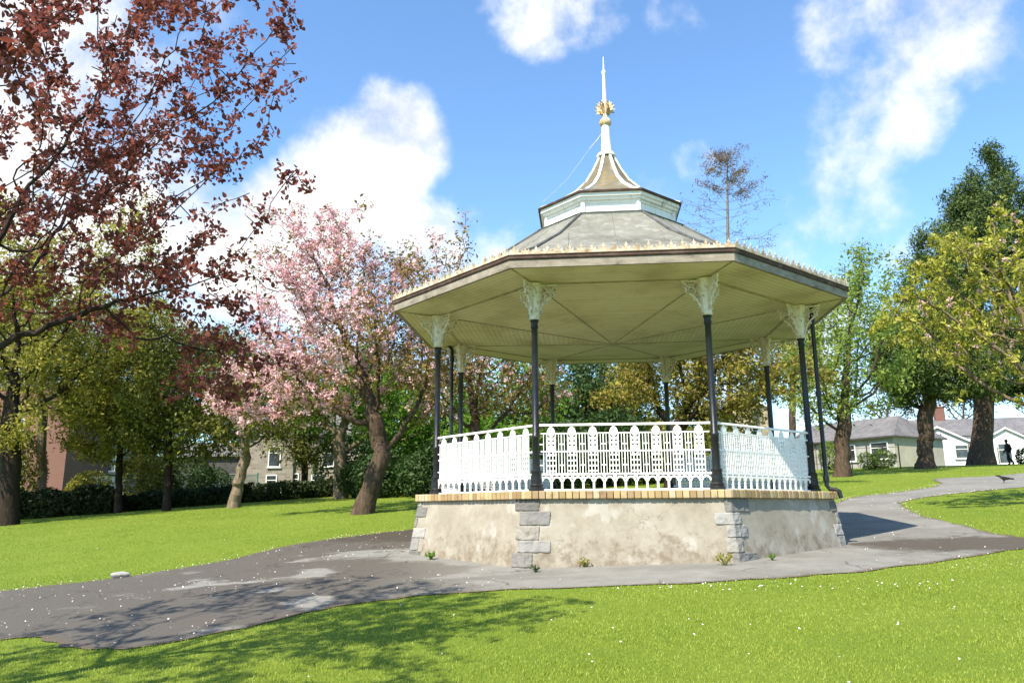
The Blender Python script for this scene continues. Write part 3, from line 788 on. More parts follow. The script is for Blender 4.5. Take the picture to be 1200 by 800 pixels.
# lightning conductor
mb = MB()
a = PH0-PI/4*.75
pA = np.array([-.07, -.05, zz(8.5)]); pB = np.array([-.42, -.30, zz(7.95)]); pC = np.array([-1.55, -.85, zz(6.4)])
mb.tube([pA, pA*.5+pB*.5+(0, 0, -.02), pB], .011, 5); mb.tube([pB, pB*.5+pC*.5+(0, 0, -.12), pC], .004, 5)
mb.build('lightning_cable', M['steel'], fin)
# downpipes
for k in (2, 6):
    a = PH0+k*PI/4+.012; d = np.array([math.cos(a), math.sin(a), 0]); mb = MB(); R = 4.235
    mb.tube([d*(R+.1)+up*zz(3.74), d*(R)+up*zz(3.62), d*R+up*zz(.12), d*(R+.05)+up*zz(.05), d*(R+.15)+up*zz(.045), d*(R+.21)+up*zz(.01), d*(R+.235)+up*zz(-.12)], .042, 10)
    for h in (3.4, 1.9, .25): mb.tube([d*R+up*zz(h-.05), d*R+up*zz(h+.05)], .058, 10)
    mb.build('downpipe', M['black'], bs_, smooth=True)

# ------------------------------------------------------------------ trees
def norm(a): return a/(np.linalg.norm(a, axis=-1, keepdims=True)+1e-9)
def crown_points(ells, n, r, clump=.0, shell=.5, ncl=None, vw=.8):
    """attraction points in a union of ellipsoids (centre, radii), gathered in clumps"""
    vol = np.array([e[1][0]*e[1][1]*e[1][2] for e in ells])**vw; which = r.choice(len(ells), n, p=vol/vol.sum())
    C = np.array([e[0] for e in ells]); S = np.array([e[1] for e in ells])
    def samp(w):
        d = norm(r.normal(size=(len(w), 3))); rad = r.random(len(w))**(1/3*(1-shell)+.02)
        return C[w]+d*rad[:, None]*S[w]
    if ncl:
        cw = r.choice(len(ells), ncl, p=vol/vol.sum()); cc = samp(cw)
        i = r.integers(0, ncl, n); pts = cc[i]+r.normal(size=(n, 3))*clump
        return pts
    return samp(which)
def grow(trunk, att, r, step, kill, infl, maxit=160, grav=0.0, jit=.15, st=.6):
    nodes = [np.array(p, float) for p in trunk]; par = [-1]+list(range(len(trunk)-1))
    N = np.array(nodes); par = np.array(par)
    near_i = np.zeros(len(att), int); near_d = np.full(len(att), 1e9)
    # only upper part of the trunk may branch
    start = max(1, int(len(N)*st)); cand = np.arange(start, len(N)); new = cand
    alive = np.ones(len(att), bool); used = {}
    for it in range(maxit):
        ai = np.nonzero(alive)[0]
        if len(ai) == 0 or len(new) == 0: break
        for c in range(0, len(new), 400):
            nn = new[c:c+400]
            D = np.linalg.norm(att[ai][:, None]-N[nn][None], axis=-1); j = D.argmin(1); dm = D[np.arange(len(ai)), j]
            b = dm < near_d[ai]; near_d[ai[b]] = dm[b]; near_i[ai[b]] = nn[j[b]]
        alive &= near_d > kill
        ai = np.nonzero(alive & (near_d < (infl if it > 25 else 1e9)))[0]
        if len(ai) == 0: break
        dirs = norm(att[ai]-N[near_i[ai]]); acc = np.zeros((len(N), 3)); np.add.at(acc, near_i[ai], dirs)
        src = np.unique(near_i[ai])
        d = norm(norm(acc[src])+r.normal(0, jit, (len(src), 3))+np.array([0, 0, grav]))
        keep = []
        for q, s in enumerate(src):
            used[s] = used.get(s, 0)+1
            if used[s] <= 4: keep.append(q)
        src, d = src[keep], d[keep]
        if len(src) == 0: break
        newp = N[src]+d*step
        new = np.arange(len(N), len(N)+len(newp)); N = np.r_[N, newp]; par = np.r_[par, src]
    return N, par
def skeleton(N, par, rt, rmin, pw=.68):
    n = len(N); cnt = np.zeros(n); ch = np.bincount(par[par >= 0], minlength=n); cnt[ch == 0] = 1
    for i in range(n-1, 0, -1): cnt[par[i]] += cnt[i]
    rad = np.maximum(rmin, rt*(cnt/cnt[0])**pw)
    return cnt, rad
def wood_mesh(name, N, par, cnt, rad, flare=1.0, ntrunk=0):
    n = len(N); ids = np.arange(1, n); p = par[ids]
    direc = np.zeros((n, 3)); direc[ids] = norm(N[ids]-N[p]); direc[0] = direc[1] if n > 1 else (0, 0, 1)
    main = np.zeros(n, int)-1; best = np.zeros(n)
    for i in ids:
        if cnt[i] > best[par[i]]: best[par[i]] = cnt[i]; main[par[i]] = i
    ismain = main[p] == ids
    V = []; F = []; base = 0; T = []
    big = rad[ids] > .035
    for sel, k in ((big, 8), (~big, 4)):
        ii = ids[sel]
        if len(ii) == 0: continue
        pp = par[ii]; im = ismain[sel]
        d0 = np.where(im[:, None], direc[pp], direc[ii]); r0 = np.where(im, rad[pp], np.minimum(rad[ii]*1.25, rad[pp])); d1 = direc[ii]; r1 = rad[ii]
        def frame(d):
            u = np.cross(d, np.array([.31, .93, .19])); u = norm(u); return u, np.cross(d, u)
        a = np.arange(k)*2*PI/k
        def ring(c, d, r):
            u, w = frame(d); return c[:, None]+r[:, None, None]*(np.cos(a)[None, :, None]*u[:, None]+np.sin(a)[None, :, None]*w[:, None])
        A = ring(N[pp], d0, r0); B = ring(N[ii]+d1*r1[:, None]*.15, d1, r1)
        v = np.concatenate([A, B], 1).reshape(-1, 3); m = len(ii); j = np.arange(k); b = base+np.arange(m)[:, None]*2*k
        f = np.stack([b+j, b+(j+1) % k, b+k+(j+1) % k, b+k+j], -1).reshape(-1, 4)
        V.append(v); F.append(f); base += len(v)
    V = np.concatenate(V); F = np.concatenate(F)
    return mesh_np(name, V, F.ravel(), np.full(len(F), 4))
def leaf_mesh(name, C, r, size, asp=.5, up=.6, out=None, droop=0.0, var=.35, fold=.25):
    """one four-cornered folded leaf at each point of C"""
    n = len(C); nr = r.normal(size=(n, 3)); nr[:, 2] += up
    if out is not None: nr = nr+out
    nr = norm(nr); ax = r.normal(size=(n, 3)); ax[:, 2] -= droop; ax = norm(ax-nr*(ax*nr).sum(1)[:, None]); sd = np.cross(nr, ax)
    L = size*(1+var*r.normal(size=n)).clip(.4, 2)[:, None]
    b = C-ax*L*.5; t = C+ax*L*.5-nr*L*.1; s1 = C+sd*L*asp*.5+nr*L*fold*asp*.5; s2 = C-sd*L*asp*.5+nr*L*fold*asp*.5
    V = np.stack([b, s1, t, s2], 1).reshape(-1, 3); i = np.arange(n)[:, None]*4
    F = np.c_[i, i+1, i+2, i, i+2, i+3].ravel()
    return mesh_np(name, V, F, np.full(2*n, 3))
def oval_mesh(name, C, r, size, asp=.5, up=.3, out=None, droop=.4):
    n = len(C); nr = r.normal(size=(n, 3)); nr[:, 2] += up
    if out is not None: nr = nr+out
    nr = norm(nr); ax = r.normal(size=(n, 3)); ax[:, 2] -= droop; ax = norm(ax-nr*(ax*nr).sum(1)[:, None]); sd = np.cross(nr, ax)
    L = size*(1+.28*r.normal(size=n)).clip(.45, 1.6)[:, None]; cv = r.uniform(-.05, .22, n)[:, None]*L; f = r.uniform(.05, .45, n)[:, None]*L*asp*.5
    def q(t, s, z): return C+ax*L*(t-.5)+sd*L*asp*s*.5+nr*(z*f-cv*4*(t-.5)**2)
    V = np.stack([q(0, 0, 0), q(.22, .72, 1), q(.52, 1, 1), q(.8, .6, 1), q(1, 0, 0), q(.8, -.6, 1), q(.52, -1, 1), q(.22, -.72, 1), q(.5, 0, 0)], 1).reshape(-1, 3); i = np.arange(n)[:, None]*9
    F = np.c_[i, i+1, i+2, i+8, i+8, i+2, i+3, i+4, i, i+8, i+6, i+7, i+8, i+4, i+5, i+6].ravel()
    return mesh_np(name, V, F, np.full(4*n, 4))
def leaf_points(N, par, cnt, r, total, spread, cmax, seg=True):
    ids = np.nonzero((cnt <= cmax) & (par >= 0))[0]
    k = r.choice(ids, int(total), p=None); t = r.random(len(k))[:, None]
    base = N[par[k]]*(1-t)+N[k]*t
    return base+r.normal(size=(len(k), 3))*spread
def pe(px, py, rx, ry, d, ry_depth=None):
    """ellipsoid seen at px,py with half sizes rx,ry in photo pixels, at distance d"""
    c = P(px, py, d); s = d/FOC
    return (c, np.array([rx*s, (ry_depth if ry_depth else rx*s), ry*s]))
def trunk_line(base, top, r, n=8, wob=.06):
    base = np.array(base); top = np.array(top); pts = []
    for i in range(n+1):
        t = i/n; p = base*(1-t)+top*t
        if 0 < i < n: p = p+r.normal(0, wob, 3)*np.array([1, 1, .2])
        pts.append(p)
    pts[0] = pts[0]-np.array([0, 0, .25])
    return pts
TREES = []
def tree(name, label, cat, base, top, ells, wood, leaves, rt, n_att=500, step=None, kill=None, ncl=None, clump=.5, shell=.4,
         rmin=.008, pw=.68, seed=1, group=None, trunk_n=8, grav=0.05, cmax=9, vw=.8, st=.7, infl=None, flare=1.3, jit=.15, extra_trunk=None, wob=.035):
    r = np.random.default_rng(seed)
    att = crown_points(ells, n_att, r, clump, shell, ncl, vw)
    size = max(max(e[1]) for e in ells)
    step = step or size/12; kill = kill or step*1.6
    tl = trunk_line(base, top, r, trunk_n, wob)
    N, par = grow(tl, att, r, step, kill, infl or size*1.2, grav=grav, jit=jit, st=st)
    cnt, rad = skeleton(N, par, rt, rmin, pw)
    # root flare
    for i in range(min(3, trunk_n)): rad[i] *= (flare, 1+(flare-1)*.35, 1+(flare-1)*.08)[i]
    root = thing(name, label, cat, base, group=group)
    o = np.array(base)
    N = N-o
    link('trunk', wood_mesh('trunk', N, par, cnt, rad), wood, root, smooth=True)
    cen = np.mean([e[0] for e in ells], axis=0)-o
    for lf in leaves:
        area = .62*sum(PI*e[1][0]*e[1][2] for e in ells)
        tot = min(lf['lai']*area/(lf['size']**2*lf.get('asp', .5)*.5)/lf.get('ball', 1), 160000/lf.get('ball', 1))
        pts = leaf_points(N, par, cnt, r, tot, lf['spread'], lf.get('cmax', cmax))
        if 'prob' in lf: 
            # keep only some clumps, by a smooth 3-D pattern
            q = np.sin(pts[:, 0]*lf['freq']+seed)*np.sin(pts[:, 1]*lf['freq']*1.1+2)*np.sin(pts[:, 2]*lf['freq']*.9+seed*2)
            pts = pts[(q*.5+.5+r.normal(0, .12, len(pts))) < lf['prob']]
        if 'zone' in lf: pts = pts[lf['zone'](pts+o, r)]
        if lf.get('ball'):
            c = pts; m = lf['ball']; pts = np.repeat(c, m, 0)+norm(r.normal(size=(len(c)*m, 3)))*(lf['ballr']*r.random((len(c)*m, 1))**.4)
        out = norm(pts-cen)*lf.get('out', .5)
        link(lf['name'], (oval_mesh if lf.get('oval') else leaf_mesh)(lf['name'], pts, r, lf['size'], lf.get('asp', .5), lf.get('up', .6), out, lf.get('droop', .3)), lf['mat'], root, smooth=bool(lf.get('oval')))
    print('TREE', label[:40], len(N), 'nodes')
    return root
def leaf(mat, size, lai, spread, **k): return dict(name=k.pop('name', 'crown'), mat=LM[mat], size=size, lai=lai, spread=spread, **k)

# copper plum: trunk out of sight on the left, boughs reach across the upper left
pb = np.array([-7.9, -11.0, h1(-7.9, -11.0)])
pe_pl = [(np.array([-8.6, -10.8, 4.6]), np.array([2.8, 3.4, 2.4])), (np.array([-7.0, -13.5, 3.8]), np.array([2.2, 2.2, 1.8])), pe(60, 120, 150, 190, 6.6, 2.0), pe(190, 90, 100, 110, 6.3, 1.3), pe(285, 70, 46, 56, 6.3, .7), pe(330, 45, 14, 22, 6.3, .3),
         pe(250, 165, 56, 50, 6.4, .7), pe(140, 250, 90, 80, 6.5, 1.0), pe(190, 300, 70, 50, 6.6, .8), pe(240, 375, 46, 66, 6.8, .6), pe(270, 415, 36, 44, 6.9, .5), pe(60, 320, 90, 66, 6.8, 1.1), pe(170, 355, 60, 30, 6.8, .7)]
tree('plum_tree', 'copper leaved plum tree reaching in over the upper left corner in front of everything', 'tree', pb, pb+np.array([.4, .3, 1.7]), pe_pl,
     M['bark_plum'], [leaf('plum', .050, 1.3, .035, oval=1, zone=lambda p, r: np.linalg.norm(p-CAM, axis=1) > 4.7, cmax=4, asp=.62, up=.2, droop=.6, out=.2, ball=6, ballr=.075)], .115, n_att=3800, step=.125, kill=.19, ncl=460, clump=.2, shell=.3, rmin=.0045, pw=.6, seed=11, jit=.2, infl=3.5, cmax=5, vw=.5)

# pink cherry left of the bandstand
b = gx(424, 25.5); d = 25.5
tree('cherry_tree', 'pink blossoming cherry tree with leaning forked trunk on the lawn left of the bandstand', 'tree', b, P(449, 532, d),
     [pe(340, 320, 42, 75, d, 2.0), pe(390, 285, 56, 40, d, 1.8), pe(445, 325, 40, 40, d, 1.8), pe(400, 400, 95, 65, d, 3.2), pe(335, 425, 60, 48, d, 2.5), pe(470, 390, 70, 55, d, 2.6), pe(510, 440, 40, 34, d, 2), pe(285, 470, 28, 20, d, 1.4), pe(385, 455, 60, 22, d, 2.2)],
     M['bark'], [leaf('pink', .068, 3.7, .14, name='blossom', ball=15, ballr=.115, prob=.62, freq=.9, asp=.85, up=.4, zone=lambda p, r: r.random(len(p)) < np.clip(1.15-(p[:, 0]+9.2)*.28-(4.0-p[:, 2])*.05, .15, 1)),
                 leaf('bronze', .12, 2.6, .17, asp=.5, prob=.75, freq=1.1, zone=lambda p, r: r.random(len(p)) < np.clip(.35+(p[:, 0]+9.2)*.2, .25, 1))], 0.31, n_att=1500, step=.3, kill=.42, ncl=230, clump=.4, shell=.25, rmin=.009, pw=.68, seed=21, flare=1.4, trunk_n=6, grav=.0, wob=.02, st=.99)

# golden leaved cherry behind the roof corner
d = 31; b = gx(560, d)
tree('cherry_tree', 'bronze leaved cherry tree behind the left bandstand column, its thin top twigs above the eave', 'tree', b, P(556, 500, d),
     [pe(545, 300, 30, 36, d, 1.6), pe(490, 335, 40, 36, d, 2), pe(560, 400, 75, 70, d, 3.5), pe(610, 440, 55, 40, d, 3), pe(515, 440, 40, 40, d, 2)],
     M['bark'], [leaf('bronze', .15, 2.0, .2, asp=.5), leaf('pink', .08, 1.6, .15, name='blossom', ball=7, ballr=.11, prob=.42, freq=1.0, asp=.85)], .26, n_att=900, step=.36, ncl=150, clump=.5, rmin=.01, seed=23)

# trees along the left boundary
d = 34; b = gx(12, d)
tree('broadleaf_tree', 'big dark trunked yellow green tree with one long low bough, at the left edge', 'tree', b, P(14, 480, d),
     [pe(10, 330, 110, 110, d, 4), pe(-60, 380, 90, 90, d, 4), pe(100, 390, 80, 60, d, 3), pe(60, 455, 66, 45, d, 2.5), pe(-10, 480, 50, 45, d, 2.5), pe(125, 300, 60, 60, d, 3)],
     M['bark_dark'], [leaf('gold_green', .17, 3.08, .28, cmax=4, prob=.8, freq=.8)], .40, n_att=1300, step=.42, ncl=190, clump=.6, rmin=.012, seed=31, cmax=4)
d = 41; b = gx(50, d)
tree('broadleaf_tree', 'slim pale trunked tree in front of the red brick building', 'tree', b, P(50, 470, d),
     [pe(45, 420, 45, 60, d, 2.5), pe(80, 450, 30, 40, d, 2)], M['bark_pale'], [leaf('gold_green', .18, 3.08, .3, cmax=4)], .22, n_att=350, ncl=70, clump=.6, seed=33, rmin=.012)
d = 40; b = gx(139, d)
tree('yew_tree', 'golden green bushy yew tree with a short dark trunk behind the left hedge', 'tree', b, P(141, 525, d),
     [pe(140, 450, 62, 62, d, 2.8), pe(150, 500, 68, 38, d, 2.8), pe(135, 410, 38, 40, d, 2)], M['bark_dark'],
     [leaf('yew', .17, 7.04, .22, asp=.35, cmax=6, out=.8)], .17, n_att=700, ncl=150, clump=.4, shell=.6, seed=35, rmin=.015)
d = 38; b = gx(196, d)
tree('broadleaf_tree', 'dark straight trunked olive tree between the golden yew and the leaning trunk', 'tree', b, P(197, 520, d),
     [pe(205, 440, 62, 60, d, 3), pe(235, 480, 48, 42, d, 2.6), pe(190, 490, 40, 34, d, 2.4)], M['bark_dark'], [leaf('olive', .19, 5.72, .28, out=.7)], .18, n_att=700, ncl=120, clump=.5, seed=37, rmin=.014)
d = 36; b = gx(274, d)
tree('broadleaf_tree', 'leaning tree with a pale brown forked trunk left of the pink cherry', 'tree', b, P(288, 535, d),
     [pe(300, 480, 50, 40, d, 2.6), pe(260, 470, 40, 35, d, 2.4), pe(330, 440, 45, 40, d, 2.5), pe(240, 500, 34, 22, d, 1.6)], M['bark_pale'], [leaf('olive', .18, 3.2, .28)], .25, n_att=500, ncl=80, clump=.5, seed=39, rmin=.014, flare=1.4)
d = 48; b = gx(356, d)
tree('yew_tree', 'dark yew tree with a slim black trunk in front of the stone building', 'tree', b, P(356, 540, d),
     [pe(356, 500, 34, 36, d, 2.0), pe(345, 470, 26, 30, d, 1.8), pe(366, 525, 22, 14, d, 1.4)], M['bark_dark'], [leaf('olive', .2, 5.72, .25, out=.7, asp=.35)], .2, n_att=400, ncl=90, clump=.4, seed=41, rmin=.015)
d = 40; b = gx(400, d)
tree('broadleaf_tree', 'tree with a thick pale ridged trunk standing behind the pink cherry', 'tree', b, P(398, 510, d),
     [pe(420, 450, 55, 45, d, 3), pe(380, 450, 40, 40, d, 2.5), pe(470, 480, 40, 40, d, 2.6)], M['bark_pale'], [leaf('bright', .2, 5.2, .3)], .34, n_att=500, ncl=90, clump=.6, seed=43, rmin=.015)
# bright and dark greenery behind the bandstand
specs = [(520, 42, [pe(520, 490, 60, 60, 42, 3), pe(490, 520, 40, 40, 42, 2.5)], 'bright', .22, .24, 'bright green tree seen between the left bandstand columns', 51, 'bark'),
         (600, 44, [pe(600, 480, 55, 60, 44, 3), pe(620, 520, 40, 40, 44, 2.5)], 'bright', .22, .24, 'bright green tree just left of the front left column', 53, 'bark'),
         (668, 46, [pe(668, 470, 50, 55, 46, 3), pe(690, 500, 50, 45, 46, 3)], 'laurel', .22, .3, 'dark green dense tree seen under the left half of the roof', 55, 'bark_dark'),
         (735, 48, [pe(735, 470, 50, 52, 48, 3), pe(720, 520, 55, 40, 48, 3)], 'olive', .22, .3, 'olive green tree seen under the middle of the roof', 57, 'bark_dark')]
for bx_, dd, el, lm, ls, rt_, lab, sd_, bk in specs:
    b = gx(bx_, dd); tree('broadleaf_tree', lab, 'tree', b, P(bx_, 540, dd), el, M[bk], [leaf(lm, ls, 5.5, .4, out=.6)], rt_, n_att=600, ncl=110, clump=.6, seed=sd_, rmin=.014)
d = 33; b = gx(790, d)
tree('cherry_tree', 'spreading cherry with black twisting boughs seen under the right half of the roof', 'tree', b, P(792, 510, d),
     [pe(770, 440, 70, 40, d, 3), pe(840, 450, 70, 40, d, 3), pe(800, 400, 90, 40, d, 3.2), pe(870, 480, 34, 24, d, 2), pe(905, 440, 45, 36, d, 2)],
     M['bark_dark'], [leaf('gold_green', .15, 3.08, .22, cmax=4), leaf('bronze', .15, 2.0, .22, cmax=4, name='bronze_leaves')], .32, n_att=900, step=.33, ncl=150, clump=.4, rmin=.012, seed=61, jit=.25)
# young leaved tree right of the bandstand
d = 39; b = gx(989, d)
tree('broadleaf_tree', 'young green tree with a forked dark trunk in front of the long grey building', 'tree', b, P(989, 490, d),
     [pe(985, 400, 55, 70, d, 3), pe(1015, 350, 48, 55, d, 2.8), pe(950, 440, 36, 36, d, 2), pe(1030, 430, 40, 42, d, 2.2), pe(985, 455, 50, 26, d, 2.2)],
     M['bark'], [leaf('fresh', .17, 3.0, .26, cmax=4)], .36, n_att=900, step=.42, ncl=150, clump=.5, rmin=.012, seed=63, cmax=4, flare=1.35)
# sparse rusty conifer behind the roof
d = 62; b = gx(858, d)
r = np.random.default_rng(65)
root = thing('larch_tree', 'tall sparse rusty conifer standing alone behind the right of the roof', 'tree', b)
topz = P(852, 176, d)-b
N = [np.array([0, 0, -.3])]; par = [-1]; nz = 40
for i in range(1, nz+1): N.append(np.array([topz[0]*i/nz, topz[1]*i/nz, topz[2]*i/nz])); par.append(i-1)
tips = []
for i in range(12, nz):
    for q in range(4):
        a = r.random()*2*PI; f_ = (nz-i)/(nz-12); L_ = (.9+3.9*math.sin(min(1, f_*1.25)*PI*.62))*r.uniform(.55, 1.1); prev = i; p = N[i].copy()
        droop = .3 if f_ < .3 else r.uniform(-.3, .2)
        for s in range(5):
            p = p+np.array([math.cos(a), math.sin(a), droop+.10*s-.1])*L_/5+r.normal(0, .06, 3); N.append(p.copy()); par.append(prev); prev = len(N)-1
            if s >= 1:
                for w in (-1, 1):
                    N.append(p+np.array([math.cos(a+w*.9), math.sin(a+w*.9), r.normal(-.1, .25)])*r.uniform(.25, .6)); par.append(prev)
                    if s >= 2 or f_ < .3: tips.append((N[-1], f_))
N = np.array(N); par = np.array(par); cnt, rad = skeleton(N, par, .22, .011, .62)
link('trunk', wood_mesh('trunk', N, par, cnt, rad), M['bark_pale'], root, smooth=True)
tp = np.array([t for t, f_ in tips]); tf = np.array([f_ for t, f_ in tips])
rep = np.where(tf < .22, 22, np.where(r.random(len(tf)) < .35, 10, 2)); pts = np.repeat(tp, rep, 0)+r.normal(0, .17, (rep.sum(), 3))
link('crown', leaf_mesh('crown', pts, r, .17, .3, .4, None, .4), LM['rust'], root)

# dark conifers on the right
def plume_conifer(name, label, base, d, ells, rt, seed, n_att, mat='conifer', top=None, size=.2, per=9.5, asp=.36, ncl=None, group=None):
    return tree(name, label, 'tree', base, top, ells, M['bark'], [leaf(mat, size, per, .2, asp=asp, out=1.0, up=.25, droop=1.0, cmax=7, ball=14, ballr=.5)], rt, n_att=n_att, ncl=ncl, clump=.4, shell=.75, seed=seed, rmin=.015, pw=.68, grav=-.05, trunk_n=10, flare=1.6, group=group, step=.45, vw=.55)
d = 50; b = gx(1156, d)
plume_conifer('cypress_tree', 'tall dark cypress with a thick straight trunk rising behind the right cherry', b, d,
     [pe(1162, 185, 8, 18, d, .6), pe(1160, 215, 26, 24, d, 1.5), pe(1155, 250, 46, 30, d, 2.4), pe(1137, 238, 22, 26, d, 1.4), pe(1185, 265, 44, 40, d, 2.6), pe(1115, 290, 38, 36, d, 2.4), pe(1150, 300, 62, 45, d, 3.4), pe(1100, 340, 40, 40, d, 2.6), pe(1150, 370, 75, 55, d, 3.8), pe(1165, 430, 80, 40, d, 3.8)], .60, 71, 3200, top=P(1156, 400, d), ncl=520)
d = 44; b = gx(1090, d)
plume_conifer('yew_tree', 'dark spreading evergreen with a forked brown trunk before the white gable', b, d,
     [pe(1085, 410, 52, 42, d, 3), pe(1105, 438, 58, 30, d, 3), pe(1060, 430, 32, 30, d, 2), pe(1090, 385, 40, 34, d, 2.4), pe(1130, 425, 40, 40, d, 2.4)], .42, 73, 1300, top=P(1084, 497, d), ncl=300)
# right hand cherry, trunk out of sight on the right
d = 19.5; b = gx(1265, d)
tree('cherry_tree', 'yellow green leaved cherry with a few pink flowers leaning in from the right edge', 'tree', b, P(1235, 470, d),
     [pe(1180, 300, 60, 50, d, 2.2), pe(1120, 340, 55, 40, d, 2), pe(1065, 375, 40, 26, d, 1.5), pe(1180, 390, 70, 50, d, 2.4), pe(1250, 350, 70, 90, d, 2.6), pe(1130, 300, 34, 26, d, 1.5), pe(1195, 445, 26, 22, d, 1.2), pe(1035, 385, 18, 14, d, .8)],
     M['bark_pale'], [leaf('spring', .14, 2.6, .08, oval=1, asp=.36, droop=1.4, cmax=4, ball=5, ballr=.12), leaf('pink', .06, 1.6, .12, name='blossom', ball=14, ballr=.085, prob=.3, freq=1.4, asp=.85, cmax=3, zone=lambda p, r: r.random(len(p)) < .35)], .30, n_att=1500, step=.24, kill=.36, ncl=240, clump=.3, rmin=.008, seed=75, cmax=5)
# far hazy trees at the back
k = 0
for px_c, dd, pyc, rx, ry, lm, lab in [(40, 66, 420, 60, 95, 'olive', 'tall olive tree far back behind the red brick building'), (165, 70, 430, 60, 90, 'gold_green', 'yellow green tree far back behind the golden yew'), (255, 68, 450, 50, 75, 'olive', 'olive tree far back behind the dark hall'), (325, 72, 465, 46, 60, 'olive', 'olive tree far back behind the stone building gable'), (1040, 90, 465, 45, 40, 'haze_twig', 'bare greyish tree far behind the long building roof'), (1128, 95, 470, 30, 30, 'haze_twig', 'bare twiggy tree behind the brick chimney'),
                                       (930, 70, 400, 40, 60, 'gold_green', 'yellow green tree far back just right of the roof edge'), (690, 75, 440, 70, 60, 'olive', 'tall olive tree far back under the roof centre'), (455, 60, 480, 45, 60, 'olive', 'olive tree far back between the pink cherry and the bandstand')]:
    b = gx(px_c, dd); k += 1
    tree('broadleaf_tree', lab, 'tree', b, P(px_c, pyc+ry*.8, dd), [pe(px_c, pyc, rx, ry, dd, 3.5)], M['bark'], [leaf(lm, .26, .5 if lm == 'haze_twig' else 5, .4, cmax=4)], .3, n_att=380, ncl=80, clump=.8, seed=80+k, rmin=.02)

# shrubs and hedges: leaves through a lumpy body, twigs inside
def shrub(name, label, cat, base, ells, mat, size, n, seed, group=None, asp=.5, stems=True):
    r = np.random.default_rng(seed); root = thing(name, label, cat, base, group=group); o = np.array(base)
    C = crown_points(ells, n, r, .0, .55); cen = np.array(base)
    q = np.sin(C[:, 0]*3.1+seed)*np.sin(C[:, 1]*2.7)*np.sin(C[:, 2]*3.7+1); C = C+np.array([0, 0, 1])*(q*.12)[:, None]
    C = C[C[:, 2] > H(C[:, 0], C[:, 1])+.02]
    out = norm(C-cen)*.9
    link('foliage', leaf_mesh('foliage', C-o, r, size, asp, .5, out), LM[mat], root)
    if not stems: return root
    mb = MB()
    for e in ells:
        for i in range(7):
            t = e[0]+norm(r.normal(size=3))*e[1]*.7; f0 = np.array(base)-np.array([0, 0, .1])
            if t[2] < f0[2]+.2: t[2] = f0[2]+.3
            mb.tube([f0-o, (f0*.5+t*.5)+r.normal(0, .08, 3)-o, t-o], [.03, .02, .008], 5)
    mb.build('stems', M['bark_dark'], root)
    return root
def gell(px, d, rx, h, depth=None):
    g = gx(px, d); return (g+np.array([0, 0, h*.5]), np.array([rx, depth or rx, h*.55]))
def hedge(label, pa, pb, h, w, mat, seed, n, size=.16):
    a = gx(*pa); b = gx(*pb); m = max(2, int(np.linalg.norm(b-a)/(w*.6))); els = []
    r = np.random.default_rng(seed)
    for i in range(m+1):
        p = a+(b-a)*i/m; z = h1(p[0], p[1]); hh = h*r.uniform(.88, 1.1)
        els.append((np.array([p[0], p[1]+r.normal(0, .1), z+hh*.45]), np.array([w*.85, w*.55, hh*.58])))
    mid = (a+b)/2; mid[2] = h1(mid[0], mid[1])
    return shrub('hedge', label, 'hedge', mid, els, mat, size, n, seed, stems=False)
hedge('rough dark hedge below the red brick building at the left edge', (-25, 39), (118, 40.5), 1.4, 1.2, 'hedge', 91, 15000, .2)
hedge('low clipped dark hedge running behind the yew and the leaning trunk', (124, 42), (392, 46), 1.0, 1.1, 'hedge', 92, 19000, .18)
shrub('laurel_shrub', 'dark rounded laurel behind the pink cherry trunk', 'shrub', gx(448, 38), [gell(448, 38, 1.5, 2.2), gell(425, 40, 1.4, 1.8)], 'laurel', .18, 5500, 93)
shrub('laurel_shrub', 'glossy green laurel against the plinth left corner', 'shrub', gx(497, 36), [gell(497, 36, 1.3, 2.0), gell(515, 37, 1.3, 2.6)], 'laurel', .18, 5500, 94)
shrub('laurel_shrub', 'tall bright green shrub behind the left railing', 'shrub', gx(575, 38), [gell(560, 38, 2.0, 3.6), gell(610, 39, 2.0, 3.2)], 'bright', .2, 8000, 95)
shrub('laurel_shrub', 'tall dark shrub behind the middle of the front railing', 'shrub', gx(700, 40), [gell(660, 40, 2.2, 3.4), gell(720, 41, 2.2, 3.8)], 'laurel', .2, 9000, 96)
shrub('laurel_shrub', 'olive shrub behind the right end of the front railing', 'shrub', gx(800, 42), [gell(780, 42, 2.2, 3.0), gell(835, 42, 2.0, 2.8)], 'olive', .2, 8000, 97)
shrub('garden_shrub', 'leafy green bush against the grey building between its two small windows', 'shrub', gx(1026, 46), [gell(1020, 46, .5, 1.0), gell(1040, 46, .75, 1.1)], 'fresh', .13, 1500, 98)
shrub('garden_shrub', 'light green bush at the left end of the grey building', 'shrub', gx(976, 47), [gell(976, 47, .6, 1.7)], 'fresh', .14, 1200, 99)
shrub('garden_shrub', 'dark low bush beside the walking person', 'shrub', gx(1208, 57), [gell(1208, 57.5, .6, 1.2)], 'laurel', .14, 900, 100)
shrub('garden_shrub', 'bright yellow green bush behind the rough hedge at the left', 'shrub', gx(104, 45), [gell(104, 45, 1.3, 2.3), gell(92, 46, .9, 1.9)], 'yew', .15, 4200, 103)
shrub('laurel_shrub', 'dark laurel between the golden yew and the leaning trunk', 'shrub', gx(222, 49), [gell(215, 49, 1.8, 2.9), gell(245, 50, 1.4, 2.2)], 'laurel', .18, 6000, 104)
shrub('laurel_shrub', 'dark ivy mass round the foot of the left edge tree', 'shrub', gx(22, 41), [gell(24, 41, 1.1, 4.2), gell(-8, 41, 1.3, 4.6)], 'olive', .17, 8000, 105)
shrub('laurel_shrub', 'olive undergrowth right of the slim golden yew trunk', 'shrub', gx(168, 47), [gell(168, 47, 1.5, 3.4), gell(185, 48, 1.2, 2.8)], 'olive', .17, 7000, 106)
